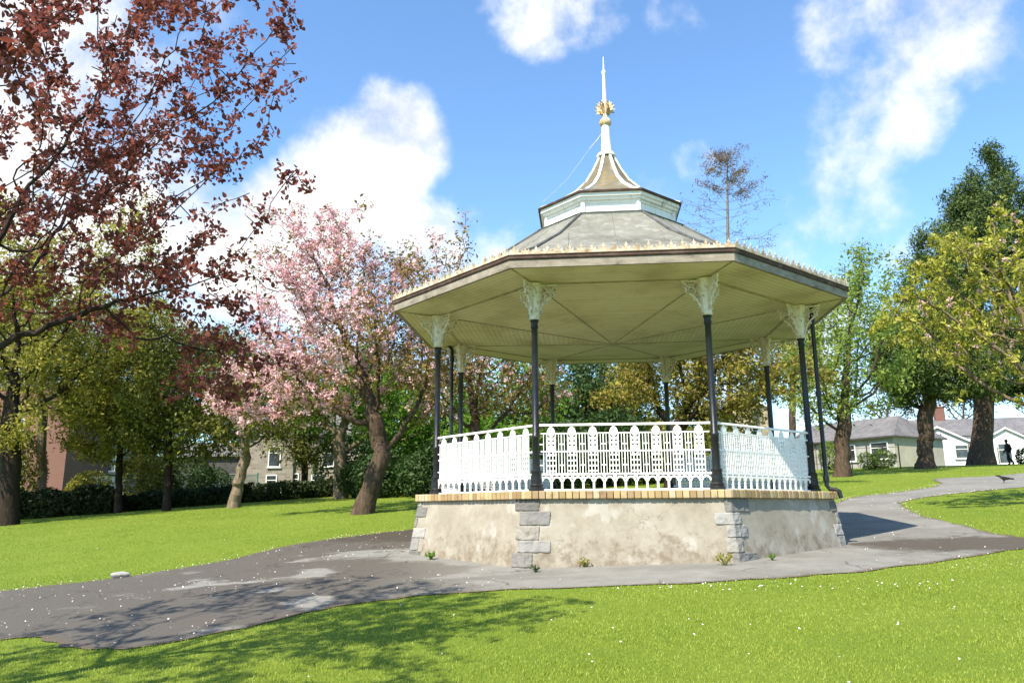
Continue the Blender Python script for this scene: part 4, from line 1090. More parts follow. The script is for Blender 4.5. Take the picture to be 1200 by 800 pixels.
# a hedge-fringed lane of trees hides the far distance behind the bandstand
hedge('long dark belt of shrubs closing the park behind the bandstand', (400, 52), (860, 58), 4.2, 2.4, 'laurel', 101, 26000, .3)

hedge('long dark belt of shrubs far back behind the buildings on the left', (-40, 84), (420, 84), 5.0, 2.6, 'laurel', 102, 24000, .35)
# weeds at the foot of the plinth
def weed(label, px, py, n, size, mat, seed, hz=.1):
    size *= .62; hz *= .62; n = int(n*1.3)
    x, y = G(px, py); z = h1(x, y)+.012; r = np.random.default_rng(seed)
    root = thing('weed', label, 'weed', (x, y, z)); V = []; 
    a = r.random(n)*2*PI; e = r.uniform(.3, 1.2, n)
    C = np.c_[np.cos(a)*np.cos(e), np.sin(a)*np.cos(e), np.sin(e)]*(r.random(n)**.5*hz*1.6)[:, None]
    link('leaves', leaf_mesh('leaves', C+np.array([0, 0, .03]), r, size, .45, .6, norm(C)*.6), LM[mat], root)
    mb = MB()
    for q in C[:: 4]: mb.tube([(0, 0, -.02), q*.5+np.array([0, 0, .02]), q+np.array([0, 0, .03])], .004, 4)
    mb.build('stalks', LM[mat], root)
weed('bright green weed at the foot of the left plinth wall', 505, 656, 60, .09, 'bright', 1, .13)
weed('small green weed under the front left quoins', 628, 671, 40, .07, 'laurel', 2, .1)
weed('yellowish tuft growing at the foot of the front wall', 685, 665, 50, .07, 'gold_green', 3, .14)
weed('yellow green tuft at the front right quoins', 850, 663, 60, .08, 'gold_green', 4, .17)
weed('flat weed on the path beside the right plinth wall', 905, 657, 36, .06, 'bright', 5, .08)

# stone on the path edge
bm = bmesh.new(); bmesh.ops.create_icosphere(bm, subdivisions=3, radius=.16)
for v in bm.verts:
    s = 1+.14*math.sin(v.co.x*21+1)*math.sin(v.co.y*17)+.1*math.sin(v.co.z*25); v.co = Vector((v.co.x*1.05*s, v.co.y*.65*s, v.co.z*.5*s))
me = bpy.data.meshes.new('stone'); bm.to_mesh(me); bm.free()
st = link('stone', me, M['quoin']); x, y = G(141, 677); st.location = (x, y, h1(x, y)+.05); st.rotation_euler = (0, 0, .3)
tag(st, 'grey stone lying on the left grass edge of the path', 'stone')

# ------------------------------------------------------------------ buildings
M['pebble'] = simple('grey_render_wall', [(.3, (.22, .21, .195)), (.6, (.33, .32, .30)), (.8, (.42, .41, .385))], 1.2, .9, bmp=.3)
M['beige'] = simple('beige_render_wall', [(.3, (.42, .38, .29)), (.7, (.52, .48, .385))], 1.2, .9, bmp=.3)
M['whitewall'] = simple('white_render_wall', [(.3, (.72, .71, .69)), (.7, (.82, .81, .8))], 1.0, .85, bmp=.2)
M['tanwall'] = simple('tan_render_wall', [(.3, (.42, .33, .2)), (.7, (.5, .4, .26))], 1.0, .9, bmp=.2)
def m_slate():
    m, nt, bs, L = newmat('slate_roof')
    br = nt.nodes.new('ShaderNodeTexBrick'); br.inputs['Scale'].default_value = 1; br.inputs['Brick Width'].default_value = .3; br.inputs['Row Height'].default_value = .22
    br.inputs['Mortar Size'].default_value = .008; br.inputs['Color1'].default_value = (.105, .10, .10, 1); br.inputs['Color2'].default_value = (.16, .15, .15, 1); br.inputs['Mortar'].default_value = (.06, .05, .055, 1)
    tc = nt.nodes.new('ShaderNodeTexCoord'); L.new(tc.outputs['Object'], br.inputs['Vector'])
    n = noise(nt, .9, 6); L.new(mixc(nt, mth(nt, 'MULTIPLY', sstep(nt, n, .45, .7), .5), br.outputs['Color'], (.2, .185, .175)), bs.inputs['Base Color']); bs.inputs['Roughness'].default_value = .75
    return m
M['slate'] = m_slate()
def m_brick(name, c1, c2, mo, w=.22, h=.075):
    m, nt, bs, L = newmat(name)
    br = nt.nodes.new('ShaderNodeTexBrick'); br.inputs['Scale'].default_value = 1; br.inputs['Brick Width'].default_value = w; br.inputs['Row Height'].default_value = h; br.inputs['Mortar Size'].default_value = .012
    br.inputs['Color1'].default_value = (*c1, 1); br.inputs['Color2'].default_value = (*c2, 1); br.inputs['Mortar'].default_value = (*mo, 1)
    tc = nt.nodes.new('ShaderNodeTexCoord'); mp = nt.nodes.new('ShaderNodeMapping'); mp.inputs['Rotation'].default_value = (PI/2, 0, 0); L.new(tc.outputs['Object'], mp.inputs[0]); L.new(mp.outputs[0], br.inputs['Vector'])
    n = noise(nt, 1.5, 6); L.new(mixc(nt, mth(nt, 'MULTIPLY', n, .4), br.outputs['Color'], tuple(v*.6 for v in c1)), bs.inputs['Base Color']); bs.inputs['Roughness'].default_value = .9
    return m
M['redbrick'] = m_brick('red_brick', (.20, .062, .04), (.15, .048, .032), (.19, .15, .12))
M['stonewall'] = m_brick('grey_stone_wall', (.27, .23, .18), (.17, .14, .11), (.30, .265, .21), .45, .22)
M['upvc'] = simple('white_window_frame', [(.3, (.70, .68, .64)), (.7, (.80, .78, .74))], 5, .5)
def m_glass():
    m, nt, bs, L = newmat('window_glass'); n = noise(nt, 1.2, 3)
    L.new(ramp(nt, [(.35, (.015, .018, .02)), (.65, (.06, .07, .075))], n), bs.inputs['Base Color']); bs.inputs['Roughness'].default_value = .06; bs.inputs['Specular IOR Level'].default_value = .7
    return m
M['glass'] = m_glass()
M['darkwood'] = simple('dark_board', [(.3, (.03, .028, .026)), (.7, (.07, .065, .06))], 3, .7)
M['pipe'] = simple('grey_pipe', [(.3, (.12, .1, .09)), (.7, (.2, .17, .15))], 4, .5)

def window(parent, c, ax, w, h, bars=True, mat=None):
    """window let into a wall: frame proud of the wall, pane as sub-part"""
    t, n = ax; c = np.array(c, float); mb = MB(); fw = .07
    for s in (-1, 1): mb.box(c+t*s*(w/2-fw/2)+n*.03, (fw, .08, h), ax=(t, n, up))
    for s in (-1, 1): mb.box(c+up*s*(h/2-fw/2)+n*.03, (w-2*fw, .08, fw), ax=(t, n, up))
    if bars: mb.box(c+up*h*.18+n*.03, (w-2*fw, .07, .05), ax=(t, n, up))
    mb.box(c-up*(h/2+.03)+n*.06, (w+.14, .14, .05), ax=(t, n, up))
    f = mb.build('window', mat or M['upvc'], parent)
    g = MB(); g.box(c+n*.012, (w-2*fw-.004, .02, h-2*fw-.004), ax=(t, n, up)); g.build('pane', M['glass'], f)
    return f
def gable_house(name, label, cat, origin, t, n, w, L_, hw, hr, wallm, roofm, over=.18, fascia=True):
    """front gable of width w facing n; t runs along the front; body goes back L_"""
    o = np.array(origin, float); root = thing(name, label, cat, o); mb = MB()
    f = [-t*w/2-up*.6, t*w/2-up*.6, t*w/2+up*hw, up*(hw+hr), -t*w/2+up*hw]
    mb.prism(f, -n*L_); mb.build('wall', wallm, root)
    mb = MB(); sl = math.atan2(hr, w/2)
    for s in (-1, 1):
        e = t*s*(w/2+over)+up*(hw-over*math.tan(sl)+.02); r_ = up*(hw+hr+.02); th = up*.12
        a = n*over; b = -n*(L_+over)
        mb.hexa([e+a, r_+a, r_+b, e+b], [e+a+th, r_+a+th, r_+b+th, e+b+th])
    ro = mb.build('roof', roofm, root)
    if fascia:
        mb = MB()
        for s in (-1, 1):
            e = t*s*(w/2+over)+up*(hw-over*math.tan(sl)-.02); r_ = up*(hw+hr-.02); a = n*(over+.003); th = up*.15; q = n*.04
            mb.hexa([e+a, r_+a, r_+a+q, e+a+q], [e+a+th, r_+a+th, r_+a+q+th, e+a+q+th])
        mb.build('bargeboard', M['upvc'], root)
    return root
# long low grey building, near corner at the right
dC = 58.0; cA = gx(1055, dC); cB = gx(930, 66.5)
zb = min(cA[2], cB[2])-.1
tl_ = cA-cB; tl_[2] = 0; LB = np.linalg.norm(tl_); tl_ /= LB; nl = np.array([tl_[1], -tl_[0], 0])
hw = P(1055, 511, dC)[2]-zb; wend = 6.0
root = thing('long_building', 'long low grey rendered building with a purple slate roof right of the bandstand', 'building', ((cA[0]+cB[0])/2, (cA[1]+cB[1])/2, zb))
og = np.array([(cA[0]+cB[0])/2, (cA[1]+cB[1])/2, zb])
mb = MB(); mb.box(-nl*wend/2+up*(hw/2-.3), (LB, wend, hw+.6), ax=(tl_, nl, up)); mb.build('wall', M['pebble'], root)
mb = MB(); mb.box(tl_*(LB/2+.01)-nl*wend/2+up*(hw/2-.3), (.03, wend-.02, hw+.58), ax=(tl_, nl, up)); mb.build('end_wall', M['beige'], root)
mb = MB(); rh = 1.75
e0, e1 = nl*.3+up*(hw-.02), -nl*(wend+.3)+up*(hw-.02); rg = -nl*wend/2+up*(hw+rh)
for e in (e0, e1):
    a, b = tl_*(LB/2+.25), -tl_*(LB/2+.25); rr = rg
    # hipped right-hand end
    mb.hexa([e+a, rr+tl_*(LB/2-1.4), rr+b, e+b], [e+a+up*.1, rr+tl_*(LB/2-1.4)+up*.1, rr+b+up*.1, e+b+up*.1])
mb.hexa([e0+tl_*(LB/2+.25), e1+tl_*(LB/2+.25), rg+tl_*(LB/2-1.41)-nl*.01, rg+tl_*(LB/2-1.41)+nl*.01], [e0+tl_*(LB/2+.25)+up*.1, e1+tl_*(LB/2+.25)+up*.1, rg+tl_*(LB/2-1.41)-nl*.01+up*.1, rg+tl_*(LB/2-1.41)+nl*.01+up*.1])
mb.build('roof', M['slate'], root)
mb = MB(); mb.box(nl*.33+up*(hw+.0), (LB+.5, .1, .12), ax=(tl_, nl, up)); mb.build('gutter', M['darkwood'], root)
for px, py, w, h in ((1031, 528, 1.5, 1.3), (996, 531, 1.1, 1.3)):
    # place on the long wall where the view ray meets it
    r_ = ray(px, py); q = og+nl*0; tt_ = ((q-CAM)@nl)/(r_@nl); c = CAM+r_*tt_-og
    window(root, c+nl*.0, (tl_, nl), w, h)
c = np.array([0, 0, 0])
for s in (-.22, .0):
    mb = MB(); mb.tube([tl_*LB*s+nl*.06+up*(-.2), tl_*LB*s+nl*.06+up*(hw-.05)], .045, 8); mb.build('drainpipe', M['pipe'], root)
# white gable houses
fx = np.array([1., 0, 0]); fn = np.array([0, -1., 0])
def rotz(v, a): return np.array([v[0]*math.cos(a)-v[1]*math.sin(a), v[0]*math.sin(a)+v[1]*math.cos(a), 0])
ga = math.radians(-14); gt, gn = rotz(fx, ga), rotz(fn, ga)
d1 = 63.0; g1 = gx(1108, d1); g1[2] -= .05
w1 = 4.45; hw1 = P(1108, 518, d1)[2]-g1[2]; hr1 = P(1104, 501, d1)[2]-g1[2]-hw1
h_a = gable_house('gable_house', 'white rendered gabled extension with one small window behind the forked evergreen', 'house', g1, gt, gn, w1, 6, hw1, hr1, M['whitewall'], M['slate'])
def on_wall(px, py, o, n):
    r_ = ray(px, py); tt_ = ((o-CAM)@n)/(r_@n); return CAM+r_*tt_-o
window(h_a, on_wall(1127, 529, g1, gn), (gt, gn), 1.0, 1.1)
window(h_a, on_wall(1097, 532, g1, gn), (gt, gn), .7, 1.8)
mb = MB(); c = on_wall(1104, 525, g1, gn); mb.tube([c*np.array([1, 1, 0])+gn*.07-up*.1, c*np.array([1, 1, 0])+gn*.07+up*(hw1+hr1*.6)], .05, 8); mb.build('drainpipe', M['pipe'], h_a); mb = MB()
c = on_wall(1136, 535, g1, gn); mb.tube([c*np.array([1, 1, 0])+gn*.07-up*.1, c*np.array([1, 1, 0])+gn*.07+up*(hw1-.2)], .05, 8); mb.build('drainpipe', M['pipe'], h_a)
d2 = 68.0; g2 = gx(1189, d2); w2 = 4.0; hw2 = P(1189, 517, d2)[2]-g2[2]; hr2 = P(1186, 502, d2)[2]-g2[2]-hw2
h_b = gable_house('gable_house', 'white rendered gabled extension behind the walking person at the right edge', 'house', g2, gt, gn, w2, 6, hw2, hr2, M['whitewall'], M['slate'])
window(h_b, on_wall(1178, 531, g2, gn), (gt, gn), 1.1, 1.75)
mb = MB(); c = on_wall(1170, 535, g2, gn); mb.tube([c*np.array([1, 1, 0])+gn*.07-up*.1, c*np.array([1, 1, 0])+gn*.07+up*(hw2-.5)], .05, 8); mb.build('drainpipe', M['pipe'], h_b)
# terrace body behind, ridge along the row
dT = 75; gT = gx(1175, dT); ta, na = rotz(fx, ga), rotz(fn, ga)
hwT = P(1150, 509, dT)[2]-gT[2]; hrT = P(1150, 489, dT+3)[2]-gT[2]-hwT
root = thing('terrace_house', 'row of white terraced houses with a long slate roof behind the two gables', 'house', gT)
mb = MB(); Lr = 18; wd = 8
mb.box(-na*wd/2+up*(hwT/2-.3), (Lr, wd, hwT+.6), ax=(ta, na, up)); mb.build('wall', M['whitewall'], root)
mb = MB(); prf = [na*.25+up*(hwT-.05), -na*wd/2+up*(hwT+hrT), -na*(wd+.25)+up*(hwT-.05), -na*(wd+.2)+up*(hwT-.12), -na*wd/2+up*(hwT+hrT-.15), na*.2+up*(hwT-.12)]
mb.prism([p-ta*(Lr/2+.2) for p in prf], ta*(Lr+.4)); rf = mb.build('roof', M['slate'], root)
c = on_wall(1101, 490, gT-na*wd/2, na); mb = MB(); ct = P(1101, 480, dT+3)[2]-gT[2]
cpos = np.array([c[0], c[1], 0])-na*wd/2*1.0
mb.box(cpos+up*(ct-1.0), (.9, .7, 2.8), ax=(ta, na, up)); mb.box(cpos+up*(ct+.45), (1.0, .8, .12), ax=(ta, na, up))
for s in (-.2, .2): mb.lathe([(.11, ct+.51), (.10, ct+.8)], c=(cpos[0]+s, cpos[1]), n=10)
mb.build('chimney', M['redbrick'], rf)
# tan building glimpsed under the right of the roof
dD = 66; gD = gx(885, dD); hD = P(885, 470, dD)[2]-gD[2]
h_d = gable_house('tan_house', 'tan rendered house end glimpsed between the right bandstand columns', 'house', gD, rotz(fx, .1), rotz(fn, .1), 3.6, 8, hD-.6, .9, M['tanwall'], M['slate'])
window(h_d, np.array([.5, -.05, hD*.55]), (rotz(fx, .1), rotz(fn, .1)), .8, 1.1)
# left: red brick building
dL = 56; gL = gx(36, dL); hL = P(36, 455, dL)[2]-gL[2]
root = thing('brick_building', 'red brick building with a flat roof behind the left hedge', 'building', gL)
mb = MB(); mb.box((-1.6, 3, hL/2-.3), (7.4, 6, hL+.6)); mb.build('wall', M['redbrick'], root)
mb = MB(); mb.box((-1.6, 3, hL+.12), (7.7, 6.3, .2)); mb.build('roof', M['darkwood'], root)
for px, py in ((20, 500), (20, 550)): window(root, on_wall(px, py, gL, fn), (fx, fn), 1.1, 1.2)
# left: flats with bands of windows
dF = 72; gF = gx(95, dF); hF = P(95, 455, dF)[2]-gF[2]
root = thing('apartment_block', 'grey apartment block with bands of windows right of the red brick building', 'building', gF)
mb = MB(); mb.box((0, 3, hF/2-.3), (6.2, 6, hF+.6)); mb.build('wall', M['pebble'], root)
for zi in range(3):
    for xi in (-2.2, -.75, .75, 2.2): window(root, np.array([xi, 0, 1.6+zi*2.6]), (fx, fn), 1.2, 1.4)
mb = MB(); mb.box((0, 3, hF+.12), (6.5, 6.3, .2)); mb.build('roof', M['darkwood'], root)
# left: low white flat-roofed shed
dS = 60; gS = gx(88, dS); hS = P(95, 557, dS)[2]-gS[2]
root = thing('garage', 'low white flat roofed garage row above the left hedge', 'garage', gS)
mb = MB(); mb.box((0, 1.5, hS/2-.3), (4.2, 3, hS+.6)); mb.build('wall', M['whitewall'], root)
for xi in (-1.4, 0, 1.4):
    mb = MB(); mb.box((xi, -.015, hS*.42), (1.15, .03, hS*.84)); 
    for q in range(4): mb.box((xi, -.036, hS*.14+q*hS*.19), (1.08, .012, .025))
    mb.build('door', M['upvc'], root)
mb = MB(); mb.box((0, 1.5, hS+.06), (4.5, 3.3, .12)); mb.build('roof', M['darkwood'], root)
# left: dark hall with light windows
dH = 58; gH = gx(238, dH); hH = P(238, 535, dH)[2]-gH[2]
root = thing('hall_building', 'dark low hall with a row of pale windows behind the clipped hedge', 'building', gH)
mb = MB(); mb.box((0, 3, hH/2-.3), (6, 6, hH+.6)); mb.build('wall', M['darkwood'], root)
for xi in (-2.2, -.75, .75, 2.2): window(root, np.array([xi, 0, hH*.5]), (fx, fn), .8, 1.0, mat=M['pipe'])
mb = MB(); mb.prism([(-3.2, -.3, hH), (3.2, -.3, hH), (3.2, 3, hH+1.2), (-3.2, 3, hH+1.2)], (0, 0, .12)); mb.prism([(-3.2, 6.3, hH), (3.2, 6.3, hH), (3.2, 3, hH+1.2), (-3.2, 3, hH+1.2)], (0, 0, .12)); mb.build('roof', M['slate'], root)
# left: grey stone building with white windows
dG = 57; gG = gx(362, dG); hG = P(362, 510, dG)[2]-gG[2]
root = thing('stone_building', 'grey stone building with white sash windows behind the pink cherry', 'building', gG)
WG = 9.4; mb = MB(); mb.box((0, 3.5, hG/2-.3), (WG, 7, hG+.6)); mb.build('wall', M['stonewall'], root)
mb = MB(); pr = [(-WG/2-.3, -.35, hG), (-WG/2-.3, 3.5, hG+2.6), (-WG/2-.3, 7.35, hG), (-WG/2-.3, 7.3, hG-.1), (-WG/2-.3, 3.5, hG+2.45), (-WG/2-.3, -.3, hG-.1)]
mb.prism(pr, (WG+.6, 0, 0)); mb.build('roof', M['slate'], root)
mb = MB(); xg = on_wall(322, 520, gG, fn)[0]; mb.prism([(xg-1.5, -.25, -.6), (xg+1.5, -.25, -.6), (xg+1.5, -.25, hG), (xg, -.25, hG+1.7), (xg-1.5, -.25, hG)], (0, 3.3, 0)); mb.build('gable_bay', M['stonewall'], root)
mb = MB()
for s in (-1, 1): mb.hexa([(xg+s*1.75, -.45, hG-.22), (xg, -.45, hG+1.78), (xg, 3.2, hG+1.78), (xg+s*1.75, 3.2, hG-.22)], [(xg+s*1.75, -.45, hG-.08), (xg, -.45, hG+1.92), (xg, 3.2, hG+1.92), (xg+s*1.75, 3.2, hG-.08)])
mb.build('gable_roof', M['slate'], root)
for px, py, w, h, yo in ((322, 535, .9, 1.5, -.25), (305, 565, .8, 1.2, 0), (318, 566, .8, 1.2, -.25), (342, 565, 1.0, 1.3, 0), (372, 566, .9, 1.2, 0), (385, 535, .9, 1.4, 0), (345, 530, .8, 1.3, 0)):
    c = on_wall(px, py, gG+np.array([0, yo, 0]), fn)+np.array([0, yo, 0]); window(root, c, (fx, fn), w, h)
# small pale gable between shrub and plinth
dP = 60; gP = gx(478, dP); hP_ = P(478, 556, dP)[2]-gP[2]
h_p = gable_house('gable_house', 'small pale gabled house end glimpsed just left of the plinth', 'house', gP, fx, fn, 3.2, 6, max(1.2, hP_), 1.1, M['whitewall'], M['slate'])
window(h_p, np.array([0, 0, max(1.2, hP_)*.55]), (fx, fn), .8, .8)
# green railing fence behind the clipped hedge
fa, fb = gx(180, 50), gx(300, 51.5); root = thing('fence', 'green metal railing fence behind the clipped hedge', 'fence', fa)
M['green_metal'] = simple('green_metal', [(.3, (.02, .09, .07)), (.7, (.04, .14, .11))], 5, .5)
for i in range(6):
    p = fa+(fb-fa)*i/5; p[2] = h1(p[0], p[1]); mb = MB(); mb.box(p-fa+up*.85, (.07, .07, 1.9)); mb.build('post', M['green_metal'], root)
mb = MB(); v = fb-fa; ln = np.linalg.norm(v[:2])
for q in (.35, 1.65):
    A = fa.copy(); B = fb.copy(); A[2] = h1(A[0], A[1])+q; B[2] = h1(B[0], B[1])+q; mb.tube([A-fa, B-fa], .025, 6)
for i in range(90):
    p = fa+(fb-fa)*(i+.5)/90; p[2] = h1(p[0], p[1]); mb.box(p-fa+up*.98, (.018, .018, 1.45))
mb.build('rails', M['green_metal'], root)
# timber post and wire fence before the grey building
fa, fb = gx(948, 47), gx(1060, 45.5); root = thing('fence', 'thin wire fence with dark posts in front of the long grey building', 'fence', fa)
for i in range(7):
    p = fa+(fb-fa)*i/6; p[2] = h1(p[0], p[1]); mb = MB(); mb.box(p-fa+up*.65, (.05, .05, 1.5)); mb.build('post', M['darkwood'], root)
mb = MB()
for q in (.4, .8, 1.25):
    mb.tube([(fa+(fb-fa)*i/6)*np.array([1, 1, 0])+up*(h1(*(fa+(fb-fa)*i/6)[:2])+q)-fa for i in range(7)], .012, 5)
mb.build('wire', M['darkwood'], root)

# ------------------------------------------------------------------ person and bird
M['coat'] = simple('dark_clothes', [(.3, (.010, .010, .012)), (.7, (.022, .022, .026))], 6, .85)
M['skin'] = simple('skin', [(.3, (.36, .22, .16)), (.7, (.42, .27, .2))], 6, .6)
M['hair'] = simple('dark_hair', [(.3, (.012, .01, .008)), (.7, (.03, .025, .02))], 12, .6)
def skinned(name, verts, edges, radii, mat, parent, root_i=0, lv=2):
    me = bpy.data.meshes.new(name); me.from_pydata(verts, edges, []); me.update(); o = link(name, me, mat, parent)
    m = o.modifiers.new('skin', 'SKIN'); m.use_smooth_shade = True; m.branch_smoothing = .6
    for i, r_ in enumerate(radii):
        sv = me.skin_vertices[0].data[i]; sv.radius = r_ if isinstance(r_, tuple) else (r_, r_)
    me.skin_vertices[0].data[root_i].use_root = True
    s = o.modifiers.new('sub', 'SUBSURF'); s.levels = lv; s.render_levels = lv
    return o
gp = gx(1190, 55.0)
pr = thing('person', 'person in dark clothes walking to the left on the far path', 'person', gp, rz=PI)
# walking towards local +x; z up; left/right along y
jv = [(0, 0, .95), (0, 0, 1.1), (.02, 0, 1.28), (.03, 0, 1.44), (.045, 0, 1.53), (.065, 0, 1.60), (.075, 0, 1.68), (.07, 0, 1.755),
      (.02, .18, 1.41), (-.08, .235, 1.14), (.02, .23, .90), (.02, -.18, 1.41), (.0, -.245, 1.13), (.16, -.23, .92),
      (0, .09, .90), (.14, .10, .50), (.06, .10, .09), (.20, .10, .045), (0, -.09, .90), (-.06, -.10, .50), (-.34, -.10, .16), (-.25, -.10, .045),
      (.06, .228, .82), (.22, -.225, .85)]
ed = [(0, 1), (1, 2), (2, 3), (3, 4), (4, 5), (5, 6), (6, 7), (3, 8), (8, 9), (9, 10), (10, 22), (3, 11), (11, 12), (12, 13), (13, 23), (0, 14), (14, 15), (15, 16), (16, 17), (0, 18), (18, 19), (19, 20), (20, 21)]
rd = [(.15, .19), (.15, .19), (.16, .21), (.10, .15), .065, .085, .10, .06, .09, .075, .055, .09, .075, .055, .125, .095, .07, .05, .125, .095, .07, .05, .045, .045]
body = skinned('body', jv, ed, rd, M['coat'], pr)
hd = [(.065, 0, 1.56), (.08, 0, 1.64), (.085, 0, 1.70), (.18, 0, 1.645)]
skinned('face', [(.085, 0, 1.575), (.095, 0, 1.63), (.10, 0, 1.69), (.175, 0, 1.638)], [(0, 1), (1, 2), (1, 3)], [(.06, .065), (.088, .09), (.085, .088), (.025, .022)], M['skin'], pr, 1)
skinned('hair', [(.03, 0, 1.62), (.04, 0, 1.69), (.06, 0, 1.745)], [(0, 1), (1, 2)], [(.075, .082), (.092, .095), (.075, .082)], M['hair'], pr, 1)
for hx, hy, hz in ((.075, .228, .80), (.25, -.225, .83)):
    hvt = [(hx-.02, hy, hz+.04), (hx, hy, hz), (hx+.015, hy, hz-.045)]; he = [(0, 1), (1, 2)]; hr_ = [.03, (.022, .04), (.016, .038)]
    for q, (oy, ln) in enumerate(((-.028, .055), (-.010, .07), (.010, .066), (.027, .05))):
        i = len(hvt); hvt += [(hx+.02, hy+oy, hz-.06), (hx+.012, hy+oy, hz-.06-ln)]; he += [(2, i), (i, i+1)]; hr_ += [.010, .008]
    i = len(hvt); hvt += [(hx+.045, hy, hz-.01), (hx+.055, hy, hz-.05)]; he += [(1, i), (i, i+1)]; hr_ += [.011, .009]
    skinned('hand', hvt, he, hr_, M['skin'], pr, 1, 1)
x, y = G(1177, 566); zb_ = h1(x, y)
crow = thing('bird', 'black crow standing on the far path at the right', 'bird', (x, y, zb_), rz=2.6)
bvv = [(-.22, 0, .17), (-.10, 0, .18), (.02, 0, .20), (.10, 0, .24), (.155, 0, .285), (.21, 0, .285), (.265, 0, .275), (0, .045, .12), (.01, .045, .06), (.012, .045, .012), (.06, .045, .006), (0, -.045, .12), (.01, -.045, .06), (.012, -.045, .012), (.06, -.045, .006), (-.33, 0, .15)]
bed = [(2, 1), (1, 0), (0, 15), (2, 3), (3, 4), (4, 5), (5, 6), (2, 7), (7, 8), (8, 9), (9, 10), (2, 11), (11, 12), (12, 13), (13, 14)]
skinned('body', bvv, bed, [(.035, .03), (.075, .07), (.085, .08), (.055, .055), (.045, .045), (.03, .028), (.008, .008), .03, .012, .009, .007, .03, .012, .009, .007, (.012, .035)], M['hair'], crow, 2)
for s in (-1, 1):
    mb = MB(); mb.prism([(.06, s*.07, .24), (-.06, s*.095, .235), (-.22, s*.06, .185), (-.31, s*.03, .16), (-.2, s*.06, .15), (-.04, s*.085, .16), (.05, s*.075, .19)], (0, s*.014, 0)); mb.build('wing', M['hair'], crow, bevel=.004)

GR = {'broadleaf_tree': 'broadleaf trees round the park', 'cherry_tree': 'cherry trees on the lawns', 'yew_tree': 'dark yews round the park', 'laurel_shrub': 'laurel shrubs behind the bandstand', 'garden_shrub': 'bushes in front of the houses', 'weed': 'weeds round the plinth', 'gable_house': 'small gabled house ends', 'hedge': 'hedges round the park'}
for o in list(COL.objects):
    k = o.name.split('.')[0]
    if o.parent is None and k in GR: o['group'] = GR[k]
# ------------------------------------------------------------------ light
EL = math.radians(49); SA = PH0+PI/8-math.radians(32)
sd = np.array([math.cos(SA)*math.cos(EL), math.sin(SA)*math.cos(EL), math.sin(EL)])
sl_ = bpy.data.lights.new('sun', 'SUN'); sl_.energy = 5.0; sl_.angle = math.radians(.53); sl_.color = (1, .925, .79)
so = bpy.data.objects.new('sun', sl_); COL.objects.link(so); so.rotation_euler = Vector(sd).to_track_quat('Z', 'Y').to_euler(); so.location = (-20, -30, 40)
w = bpy.data.worlds.new('World'); sc.world = w; w.use_nodes = True; nt = w.node_tree; nt.nodes.clear(); Lk = nt.links
out = nt.nodes.new('ShaderNodeOutputWorld'); bg = nt.nodes.new('ShaderNodeBackground'); sky = nt.nodes.new('ShaderNodeTexSky')
sky.sky_type = 'NISHITA'; sky.sun_disc = False; sky.sun_elevation = EL; sky.sun_rotation = math.atan2(sd[0], sd[1]); sky.altitude = 0; sky.air_density = 1.0; sky.dust_density = .3; sky.ozone_density = 2.2
bg.inputs['Strength'].default_value = .112
tc = nt.nodes.new('ShaderNodeTexCoord'); vn = nt.nodes.new('ShaderNodeVectorMath'); vn.operation = 'NORMALIZE'; Lk.new(tc.outputs['Generated'], vn.inputs[0]); D_ = vn.outputs[0]
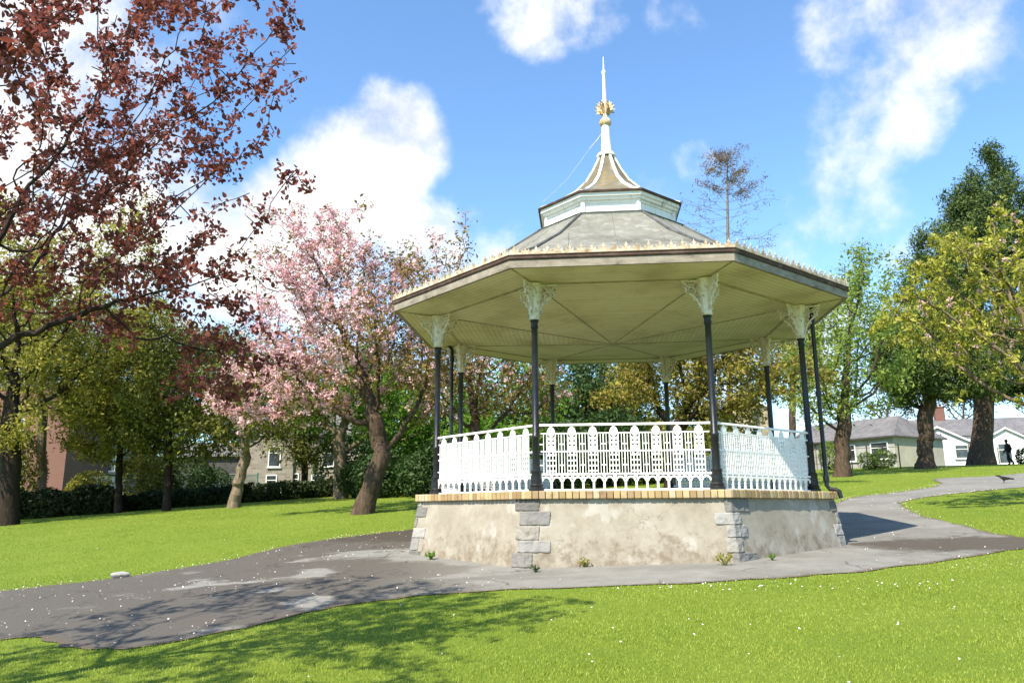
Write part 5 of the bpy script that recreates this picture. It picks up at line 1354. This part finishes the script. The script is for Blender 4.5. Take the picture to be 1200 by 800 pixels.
# cumulus: soft cells in the sky (direction, angular radius in degrees, density) broken up by noise
cells = [(462, 165, 4.6, 1.0), (415, 215, 6.0, 1.0), (345, 262, 5.4, 1.0), (290, 300, 6, .95), (215, 265, 5, .85), (90, 140, 8.5, .95), (10, 50, 9, .95), (50, 270, 11, .95), (170, 330, 7, .8), (490, 290, 4.4, .95), (440, 300, 6, .8), (330, 340, 8, .7),
         (640, 5, 4.6, .72), (690, 18, 3.0, .55), (800, 0, 3, .45),
         (1010, 25, 5.0, .60), (1100, 5, 5.4, .78), (1190, 20, 4.8, .7), (1045, 120, 4.2, .66), (995, 160, 4.2, .60), (955, 235, 3.2, .60), (1020, 275, 4.2, .54), (925, 292, 2.6, .52), (1010, 80, 3.5, .5), (815, 190, 2.0, .42), (760, 225, 2.4, .4),
         (960, 470, 10, .7), (500, 420, 14, .6), (-180, 200, 22, .7), (1560, 120, 14, .7), (1300, 420, 8, .6)]
acc = None
for px, py, rad_, den in cells:
    dv = ray(px, py)
    dn = nt.nodes.new('ShaderNodeVectorMath'); dn.operation = 'DOT_PRODUCT'; Lk.new(D_, dn.inputs[0]); dn.inputs[1].default_value = tuple(dv)
    mr = nt.nodes.new('ShaderNodeMapRange'); mr.interpolation_type = 'SMOOTHSTEP'; Lk.new(dn.outputs['Value'], mr.inputs[0])
    mr.inputs[1].default_value = math.cos(math.radians(rad_*1.25)); mr.inputs[2].default_value = math.cos(math.radians(rad_*.35)); mr.inputs[3].default_value = 0; mr.inputs[4].default_value = den
    acc = mr.outputs[0] if acc is None else mth(nt, 'MAXIMUM', acc, mr.outputs[0])
n1 = noise(nt, 8, 10, .58, vec=D_, dist=.08); n2 = noise(nt, 22, 8, .62, vec=D_)
nn = mth(nt, 'ADD', mth(nt, 'MULTIPLY', n1, .75), mth(nt, 'MULTIPLY', n2, .25))
v = mth(nt, 'ADD', acc, mth(nt, 'MULTIPLY', mth(nt, 'SUBTRACT', nn, .5), 2.3))
mask = sstep(nt, v, .40, 1.12)
mask = mth(nt, 'MULTIPLY', mask, sstep(nt, acc, .02, .25))
shade = ramp(nt, [(.34, (3.7, 3.85, 4.15)), (.58, (5.6, 5.6, 5.6))], n1)
skyc = mixc(nt, 1.0, sky.outputs[0], (1.04, 1.28, 1.42), 'MULTIPLY')
Lk.new(mixc(nt, mask, skyc, shade), bg.inputs['Color']); Lk.new(bg.outputs[0], out.inputs[0])
sc.view_settings.view_transform = 'Standard'; sc.view_settings.look = 'None'; sc.view_settings.exposure = 1.0; sc.view_settings.gamma = 1
sc.view_settings.use_curve_mapping = False
sc.cycles.max_bounces = 6; sc.cycles.transparent_max_bounces = 4
